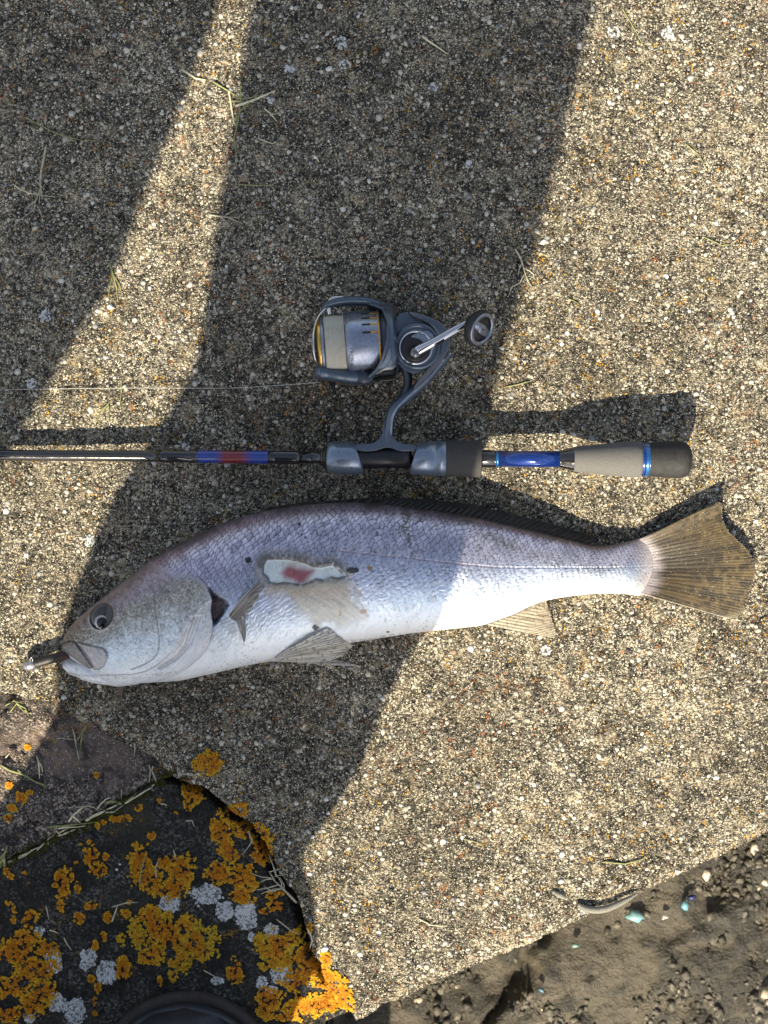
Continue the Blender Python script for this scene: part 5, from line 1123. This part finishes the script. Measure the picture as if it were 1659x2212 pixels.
# debris along the crack, left to right
crack = [([(75, 1298), (160, 1270), (240, 1235), (300, 1190), (390, 1150)], 2.0, 'straw_d', 'whitish straw at the far left end of the straw filled crack'),
 ([(90, 1280), (180, 1250), (280, 1205), (340, 1165)], 1.6, 'straw', 'pale straw lying on the leftmost one in the crack'),
 ([(350, 1190), (420, 1120), (470, 1070), (530, 1040)], 1.5, 'straw_d', 'grey curved straw in the left half of the crack'),
 ([(530, 1055), (600, 1035), (660, 1010), (715, 990)], 2.2, 'straw', 'short thick pale straw left of the middle of the crack'),
 ([(440, 972), (560, 960), (700, 945), (910, 922)], 1.6, 'straw_g', 'long straight olive straw above the middle of the crack'),
 ([(515, 985), (620, 970), (720, 968), (810, 955)], 1.8, 'straw', 'pale straw right below the long straight olive one'),
 ([(530, 1005), (560, 1025), (635, 985)], 1.6, 'straw', 'hooked pale straw at the middle left of the crack'),
 ([(815, 905), (880, 865), (960, 830), (1110, 760)], 3.2, 'straw', 'thickest yellowish straw in the middle of the crack'),
 ([(650, 920), (690, 860), (740, 820), (800, 770)], 2.0, 'straw', 'white bent straw standing off the crack on the brown stone'),
 ([(690, 865), (720, 890), (760, 930)], 1.8, 'straw', 'short white straw forming a V with the bent white one'),
 ([(645, 785), (740, 780), (830, 768), (890, 780), (935, 815)], 1.4, 'straw_d', 'thin grey straw arching over the brown stone above the crack'),
 ([(920, 795), (960, 745), (1010, 700), (1060, 690)], 1.4, 'straw', 'thin pale straw pointing up right from the thick yellowish one'),
 ([(1010, 735), (1060, 725), (1120, 735), (1150, 748), (1060, 752)], 2.4, 'straw_g', 'flat green leaf above the thick yellowish straw'),
 ([(1000, 828), (1040, 830), (1080, 825), (1170, 760)], 1.6, 'straw_d', 'grey straw bending under the thick yellowish one'),
 ([(1185, 745), (1240, 710), (1310, 670), (1380, 625), (1445, 592)], 1.8, 'straw', 'long pale straw along the right part of the crack'),
 ([(1210, 720), (1270, 670), (1350, 590)], 1.5, 'straw_g', 'greenish straw just above the long pale one at the right part of the crack'),
 ([(1440, 580), (1470, 560), (1485, 545)], 1.2, 'straw', 'tiny straw at the upper right end of the crack'),
 ([(690, 35), (710, 110), (720, 190), (750, 330)], 1.8, 'straw_d', 'upright straw at the sun edge of the brown stone'),
 ([(785, 60), (770, 150), (755, 290)], 1.3, 'straw_g', 'thin upright green straw beside the one at the sun edge of the brown stone'),
 ([(820, 5), (790, 50), (730, 150), (690, 270)], 1.1, 'straw_g', 'thin slanting green straw crossing two upright ones on the brown stone'),
 ([(545, 122), (620, 130), (715, 140)], 1.1, 'straw_d', 'short level straw touching the upright one on the brown stone'),
 ([(1275, 170), (1280, 230), (1270, 300)], 1.4, 'straw_d', 'short upright grey straw on the pinkish part of the brown stone'),
 ([(1415, 380), (1425, 430), (1415, 550)], 1.4, 'straw_d', 'left one of two straws at the right end of the brown stone'),
 ([(1450, 390), (1440, 430), (1465, 490), (1480, 540)], 1.6, 'straw_d', 'right one of two straws at the right end of the brown stone'),
 ([(345, 295), (365, 350), (372, 430), (375, 510)], 1.7, 'straw', 'upright straw in the sunlit part of the brown stone'),
 ([(375, 360), (395, 400), (405, 450)], 1.2, 'straw', 'short straw right beside the upright one in the sunlit part of the brown stone'),
 ([(0, 345), (40, 325), (90, 270)], 1.3, 'straw', 'straw at the left photo edge in the sunlit part of the brown stone'),
 ([(0, 885), (60, 850), (130, 825), (180, 815)], 1.5, 'straw_g', 'greenish straw at the left photo edge above the crack'),
 ([(1155, 610), (1150, 680), (1155, 740)], 1.0, 'straw_d', 'thin upright straw above the green leaf'),
 ([(455, 1090), (457, 1140)], 1.0, 'straw_d', 'tiny upright grey straw crossing the crack at the left'),
 ([(215, 1100), (240, 1115), (268, 1112)], 1.5, 'straw_d', 'tiny straw on the brown stone just above the left end of the crack'),
 ([(1525, 748), (1560, 752), (1585, 762)], 1.2, 'straw', 'tiny white straw on the dark rock near the small orange flecks')]
for pts, r, mt, lab in crack: straw('dry_straw', [(ZE(pts), r)], mt, lab, 'straw')
straw('grass_sprig', [(ZE([(15, 385), (90, 430), (170, 455), (230, 475), (320, 530), (435, 590)]), 2.0), (ZE([(170, 425), (200, 460), (240, 490)]), 1.6), (ZE([(340, 540), (400, 560), (440, 575)]), 1.2)], 'straw_g', 'yellow green grass sprig on the sunlit brown stone at the left edge')
straw('grass_sprig', [(ZE([(0, 1320), (30, 1250), (60, 1180), (75, 1090)]), 1.8), (ZE([(40, 1340), (42, 1280), (38, 1250)]), 3.0), (ZE([(0, 1270), (30, 1225), (75, 1195)]), 1.4), (ZE([(5, 1350), (20, 1300), (50, 1220)]), 1.4)], 'straw_g', 'yellow green leafy sprig at the left photo edge at the end of the crack')
straw('grass_sprig', [([(20, 1540), (36, 1520), (48, 1532), (70, 1545)], 1.4), ([(36, 1520), (55, 1530), (62, 1548)], 1.6), ([(30, 1512), (44, 1526), (52, 1540)], 1.2), ([(10, 1525), (30, 1514), (52, 1520)], 1.0)], 'straw_g', 'yellow green tuft at the slab edge at the left, sunlit')
def ZF(p): return [(486+x*.18206, 1809+y*.18206) for x, y in p]
FLOOR = -16
straw('dead_grass_sprig', [(ZF([(850, 775), (780, 700), (710, 630), (640, 560), (560, 490)]), 2.4), (ZF([(690, 610), (600, 610), (500, 640), (425, 670)]), 1.5), (ZF([(680, 600), (560, 640), (460, 580)]), 1.3), (ZF([(640, 560), (500, 600), (330, 630)]), 1.2), (ZF([(600, 530), (560, 460), (520, 400)]), 1.4), (ZF([(560, 490), (480, 500), (420, 530)]), 1.2), (ZF([(550, 480), (430, 470), (300, 420)]), 1.1), (ZF([(600, 440), (570, 330), (520, 200)]), 1.3), (ZF([(680, 610), (670, 540), (640, 480), (590, 440)]), 1.2), (ZF([(700, 620), (700, 560), (650, 470)]), 1.1), (ZF([(520, 410), (580, 395), (660, 375)]), 1.1), (ZF([(590, 460), (640, 450), (710, 440)]), 1.0), (ZF([(610, 470), (600, 400), (570, 320)]), 1.0)],
      'straw_d', 'branched dead grass sprig with a pale stalk lying over the crack beside the slab', 'grass')
straw('dry_straw', [(ZF([(975, 1080), (1020, 1160), (1035, 1230), (1005, 1320)]), 1.6)], 'straw', 'thin curved white straw hanging off the broken slab rim', 'straw')
straw('dry_straw', [(ZF([(610, 970), (700, 1040), (790, 1110), (875, 1150)]), 1.2)], 'straw_d', 'long thin straw on the dark rock under the dead grass sprig', 'straw')
def ZL(p): return [LZ(x, y) for x, y in p]
for p_, mt, lab in [([(302, 1245), (318, 1275), (340, 1306)], 'straw_d', 'short straw on the dark rock right of the tiny bright lichen ring'), ([(530, 1100), (600, 1080), (655, 1078)], 'straw_d', 'dark bent stalk on the bare middle of the dark rock'), ([(530, 1170), (545, 1130), (557, 1095)], 'straw', 'short straw leaning on the dark bent stalk'),
                    ([(660, 1005), (668, 930), (690, 850)], 'straw_g', 'green stalk lying on the left arm of the U-shaped lichen'), ([(740, 960), (738, 910), (750, 880)], 'straw_d', 'grey stalk between the arms of the U-shaped lichen'), ([(1178, 740), (1196, 790), (1150, 850)], 'straw_d', 'thin stalk lying on the largest upright orange lichen'),
                    ([(218, 1095), (226, 1130), (232, 1160)], 'straw_d', 'short thin stalk on the dark rock below the narrow orange patch'), ([(880, 692), (910, 690), (922, 720)], 'straw_d', 'tiny hooked stalk below the round yellow-orange rosette'), ([(822, 830), (830, 855), (835, 875)], 'straw_d', 'tiny stalk above the right arm of the U-shaped lichen'), ([(965, 1400), (1010, 1425), (1050, 1450)], 'straw_d', 'thin brown stalk above the boot toe'), ([(235, 1210), (258, 1216), (276, 1225)], 'straw', 'tiny pale stalk beside the tiny bright lichen ring')]:
    straw('dry_stalk', [(ZL(p_), 1.3)], mt, lab, 'straw')
# pale chips
for (x, y, r, lab) in [(555, 915, 8, 'upper of two tiny white chips left of the U-shaped lichen'), (540, 940, 8, 'lower of two tiny white chips left of the U-shaped lichen'), (892, 470, 7, 'white chip at the broken slab rim below the round lichen rosette'), (1538, 1302, 22, 'bright white chip on the slab rim at the lower end of the crack'), (1372, 796, 9, 'white chip in the sun tip beside the largest upright lichen'), (1468, 942, 13, 'white speckled chip at the sun edge, right of the dead grass sprig'), (1556, 655, 11, 'white pebble at the sun edge above the lower crack'), (115, 352, 0, '')]:
    if r:
        px_, py_ = LZ(x, y); rg = np.random.default_rng(int(x)); z_ = gz(px_, py_)
        v_, f_ = scatter_shapes(IV, IF, np.array([P(px_, py_, 0)])*[1, 1, 0]+[[0, 0, (z_+1)/SC]], np.array([r*.45/SC]), np.array([.4]), np.array([.45]), .22, rg)
        o = obj('white_chip', v_, f_, M['grains'], None, col=np.repeat(C(.74, .74, .72)[None], 12, 0), smooth=False); tag(o, lab, 'stone chip')
# worm cast
M['cast'] = simple('grey_silt_cast', (.20, .195, .165), .95, vary=.25, nscale=900, bump=.9, bdist=.0007)
tag(tube('worm_cast', [(1249, 1954, 8), (1262, 1962, 9), (1285, 1966, 9), (1310, 1963, 9), (1335, 1953, 9), (1355, 1943, 8), (1376, 1931, 5)], [4.5, 7, 7.5, 7.5, 6.5, 5, 2], M['cast'], n=14), 'long grey curved worm cast lying on the slab edge', 'worm cast')
tag(tube('worm_cast', [(1194, 1925, 6), (1202, 1930, 7), (1212, 1935, 7), (1221, 1939, 5)], [2.5, 5.5, 6, 3], M['cast'], n=12), 'short grey stub of worm cast left of the long one', 'worm cast')
# ---------------- the photographer (only the boot toe and the shadow are in the photo) ----------------
M['waders'] = simple('dark_olive_waders', (.030, .034, .028), .7, vary=.25, nscale=60, bump=.4, bdist=.002)
M['jacket'] = simple('navy_jacket', (.022, .028, .045), .8, vary=.25, nscale=60, bump=.4, bdist=.002)
M['boot'] = simple('dark_blue_rubber', (.020, .024, .033), .42, vary=.25, nscale=120, bump=.25, bdist=.0005)
M['boot_side'] = simple('brown_rubber_side', (.035, .026, .022), .7, vary=.3, nscale=200)
M['skin'] = simple('skin', (.48, .30, .22), .5, vary=.1, nscale=200)
M['hair'] = simple('dark_hair', (.02, .015, .012), .6)
person = thing('person', 'person standing at the bottom edge, only the dark rubber boot toe showing', 'person')
def ring(c, w, d, n=32, rot=0.0):
    out = []
    for a_ in np.linspace(0, 2*math.pi, n+1)[:-1]:
        x, y = w*math.cos(a_), d*math.sin(a_); out.append((c[0]+x*math.cos(rot)-y*math.sin(rot), c[1]+x*math.sin(rot)+y*math.cos(rot), c[2]))
    return out
LS = 1/math.tan(EL); SA, CA = math.sin(AZ)*LS, math.cos(AZ)*LS
def leg(pts, d):
    """pts: rows (shadow row py, left edge px, right edge px) on the slab plus the leg depth"""
    rings = []
    for py, xl, xr in pts:
        sy = (1106-py)/SC; y0 = LEGY
        for _ in range(4):
            z = (sy-y0)/CA; y0 = LEGY+.10*z
        sx = ((xl+xr)/2-829.5)/SC; X = sx-z*SA; w = (xr-xl)/2/SC
        rings.append(((X, y0, z), w, z))
    rings.sort(key=lambda r: r[2]); return rings
LEGY = -.585
RL = [(-620, 420, 1400), (-480, 480, 1385), (-330, 530, 1350), (-180, 545, 1320), (0, 546, 1285), (120, 520, 1255), (250, 500, 1225), (400, 476, 1190), (500, 462, 1160), (600, 448, 1128), (700, 432, 1100), (780, 424, 1078), (850, 408, 1060), (900, 396, 1052), (960, 358, 1045), (1020, 320, 1032), (1100, 270, 1010), (1160, 225, 990), (1250, 180, 950), (1330, 150, 905), (1400, 125, 865), (1450, 112, 845), (1520, 118, 822), (1600, 110, 775), (1680, 80, 715), (1760, 40, 655), (1820, 0, 625), (1900, -60, 650), (1980, -110, 690), (2060, -140, 690)]
LL = [(-620, -420, 560), (-480, -420, 545), (-330, -400, 530), (-180, -400, 515), (0, -380, 470), (120, -400, 425), (250, -430, 368), (400, -470, 310), (500, -500, 272), (600, -540, 205), (700, -580, 145), (780, -610, 98), (850, -650, 55), (900, -680, 25), (1100, -760, -110), (1300, -840, -230), (1500, -900, -330), (1800, -980, -450), (2050, -1040, -520)]
def legmesh(rows, foot, name):
    R_ = leg(rows, 0); rings = []
    zb = R_[0][0][2]
    # from boot top up
    for (c, w, z) in R_: rings.append(ring(c, w*.985, min(w, .085+.03*z)))
    c0 = R_[0][0]; top_foot = [ring((foot[0]+(c0[0]-foot[0])*t_, foot[1]+(c0[1]-foot[1])*t_, .06+(zb-.06)*t_), .06+(R_[0][1]*.98-.06)*t_, .07+.01*t_) for t_ in (0, .35, .7)]
    return loft(name, top_foot+rings, M['waders'], person), R_
legR, RR = legmesh(RL, (-.215, -.60), 'trouser_leg'); legL, RLL = legmesh(LL, (-.56, -.60), 'trouser_leg')
# boots
def boot(toe, heel, name, width=.058):
    t_ = Vector(toe); h_ = Vector(heel); dr = (t_-h_); L = dr.length; dr.normalize(); sd_ = Vector((dr.y, -dr.x, 0)); rings = []
    zb = -.012
    prof = [(0, .030, .05), (.04, .040, .07), (.15, .046, .085), (.30, .047, .09), (.45, .050, .085), (.60, .056, .075), (.75, .060, .066), (.86, .058, .060), (.93, .048, .054), (.98, .030, .045), (1.0, .010, .030)]
    for s_, w, hh in prof:
        c_ = h_+dr*(L*s_); rg_ = []
        for a_ in np.linspace(0, 2*math.pi, 41)[:-1]:
            u_, v_ = math.cos(a_), math.sin(a_); u_ = math.copysign(abs(u_)**.75, u_); vv_ = math.copysign(abs(v_)**.8, v_)
            z_ = zb+hh*.5+vv_*hh*.5; q = c_+sd_*(w*u_); rg_.append((q.x, q.y, z_))
        rings.append(rg_)
    b = loft(name, rings, M['boot'], person)
    # rubber rand ridges round the toe and the sole
    def band(nm_, hgt, off, rad, mat):
        pts = []
        for a_ in np.linspace(-110, 110, 45):
            r_ = math.radians(a_); rr_ = .060+off; q = t_-dr*.062+dr*(math.cos(r_)*(.062+off))+sd_*(math.sin(r_)*rr_); z_ = hgt; k_ = 1-z_/H; pts.append((q.x*SC/k_+829.5, 1106-q.y*SC/k_, z_*SC))
        return tube(nm_, pts, rad, mat, b, n=10, sub=1)
    band('rand', .010, -.004, 22, M['boot']); band('toe_ridge', .034, -.014, 6, M['boot']); band('toe_ridge', .046, -.030, 5, M['boot']); band('sole', -.006, .001, 20, M['boot_side'])
    return b
boot((-.112, -.362, 0), (-.270, -.630, 0), 'boot'); boot((-.56, -.40, 0), (-.56, -.70, 0), 'boot')
# upper body: out of frame above the camera cone
cx_ = -.36
hip = [((cx_+.01, -.50, .98), .21, .14), ((cx_+.01, -.50, 1.02), .20, .13), ((cx_+.02, -.49, 1.12), .19, .125), ((cx_+.03, -.47, 1.25), .21, .13), ((cx_+.03, -.45, 1.36), .21, .12), ((cx_+.03, -.43, 1.42), .15, .10), ((cx_+.03, -.42, 1.46), .07, .07)]
loft('jacket', [ring(c, w, d) for c, w, d in hip], M['jacket'], person)
def W2P(x, y, z): k_ = 1-z/H; return (x*SC/k_+829.5, 1106-y*SC/k_, z*SC) if abs(k_) > 1e-3 else (0, 0, z*SC)
def wtube(name, pts, rad, mat, parent, n=20, sub=5):
    global P
    P0 = P; P = lambda x, y, z: (x, y, z)
    try: return tube(name, pts, [r*SC for r in rad], mat, parent, n=n, sub=sub)
    finally: P = P0
wtube('sleeve', [(-.16, -.45, 1.37), (-.13, -.40, 1.28), (-.11, -.33, 1.17), (-.05, -.19, 1.17), (.04, -.09, 1.16)], [.075, .068, .058, .05, .042], M['jacket'], person)
wtube('sleeve', [(-.50, -.45, 1.37), (-.53, -.40, 1.26), (-.47, -.33, 1.16), (-.32, -.18, 1.16), (-.17, -.07, 1.155)], [.075, .068, .058, .05, .042], M['jacket'], person)
# body: one skinned surface (neck, head, forearms and five-fingered hands)
vs = []; es = []; rs = []
def V_(p, r, par=None):
    vs.append(p); rs.append(r)
    if par is not None: es.append((par, len(vs)-1))
    return len(vs)-1
a0 = V_((-.33, -.46, 1.30), .09); a1 = V_((-.33, -.43, 1.42), .06, a0); a2 = V_((-.33, -.41, 1.49), .055, a1); a3 = V_((-.325, -.375, 1.555), .085, a2); a4 = V_((-.32, -.37, 1.63), .088, a3); a5 = V_((-.32, -.375, 1.70), .055, a4)
V_((-.318, -.275, 1.585), .014, a3)
def arm(sx, sh, el_, wr_, palm, sgn):
    s0 = V_(sh, .05, a0); e0 = V_(el_, .042, s0); w0 = V_(wr_, .026, e0); p0 = V_(palm, .030, w0)
    for k in range(4):
        L_ = (.070, .078, .074, .060)[k]; b_ = (palm[0]+sgn*.020, palm[1]+(k-1.5)*.019, palm[2]+.004); f1 = V_(b_, .009, p0)
        f2 = V_((b_[0]+sgn*L_*.5, b_[1]+.004, b_[2]-.004), .0085, f1); V_((b_[0]+sgn*L_*.85, b_[1]+.006, b_[2]-.016), .0078, f2)
    t1 = V_((palm[0]+sgn*.005, palm[1]+.036, palm[2]+.012), .010, p0); V_((palm[0]+sgn*.035, palm[1]+.055, palm[2]+.012), .009, t1)
arm(1, (-.17, -.45, 1.36), (-.11, -.33, 1.17), (.07, -.06, 1.155), (.095, -.02, 1.150), -1)
arm(-1, (-.49, -.45, 1.36), (-.47, -.33, 1.16), (-.15, -.055, 1.15), (-.115, -.02, 1.148), 1)
me = bpy.data.meshes.new('body'); me.from_pydata(vs, es, []); me.update(); bo = link('body', me, M['skin'], person)
md = bo.modifiers.new('skin', 'SKIN')
for i, sv in enumerate(me.skin_vertices[0].data): sv.radius = (rs[i], rs[i]); sv.use_root = (i == 0)
bo.modifiers.new('smooth', 'SUBSURF').levels = 1; bo.modifiers['smooth'].render_levels = 1
wtube('hair', [(-.325, -.42, 1.58), (-.32, -.41, 1.66), (-.32, -.38, 1.72), (-.32, -.33, 1.71)], [.075, .092, .085, .05], M['hair'], person)
# the phone the picture is taken with, just above the camera
M['phone'] = simple('phone_glass', (.02, .02, .022), .1, coat=.6, bump=0)
def boxm(name, lo, hi, mat, parent, bev=.003):
    (x0, y0, z0), (x1, y1, z1) = lo, hi; V = [(x, y, z) for z in (z0, z1) for x, y in ((x0, y0), (x1, y0), (x1, y1), (x0, y1))]
    me = bpy.data.meshes.new(name); me.from_pydata(V, [], [(3, 2, 1, 0), (4, 5, 6, 7), (0, 1, 5, 4), (1, 2, 6, 5), (2, 3, 7, 6), (3, 0, 4, 7)]); o = link(name, me, mat, parent)
    b = o.modifiers.new('bevel', 'BEVEL'); b.width = bev; b.segments = 3; return o
phone = thing('smartphone', 'dark smartphone held level over the fish by the person taking the picture', 'phone'); phone.location = (0, 0, 0)
boxm('phone_body', (-.125, -.056, 1.135), (.035, .020, 1.143), M['phone'], phone); boxm('camera_bump', (-.02, -.02, 1.1325), (.025, .015, 1.1352), M['phone'], phone, .001)
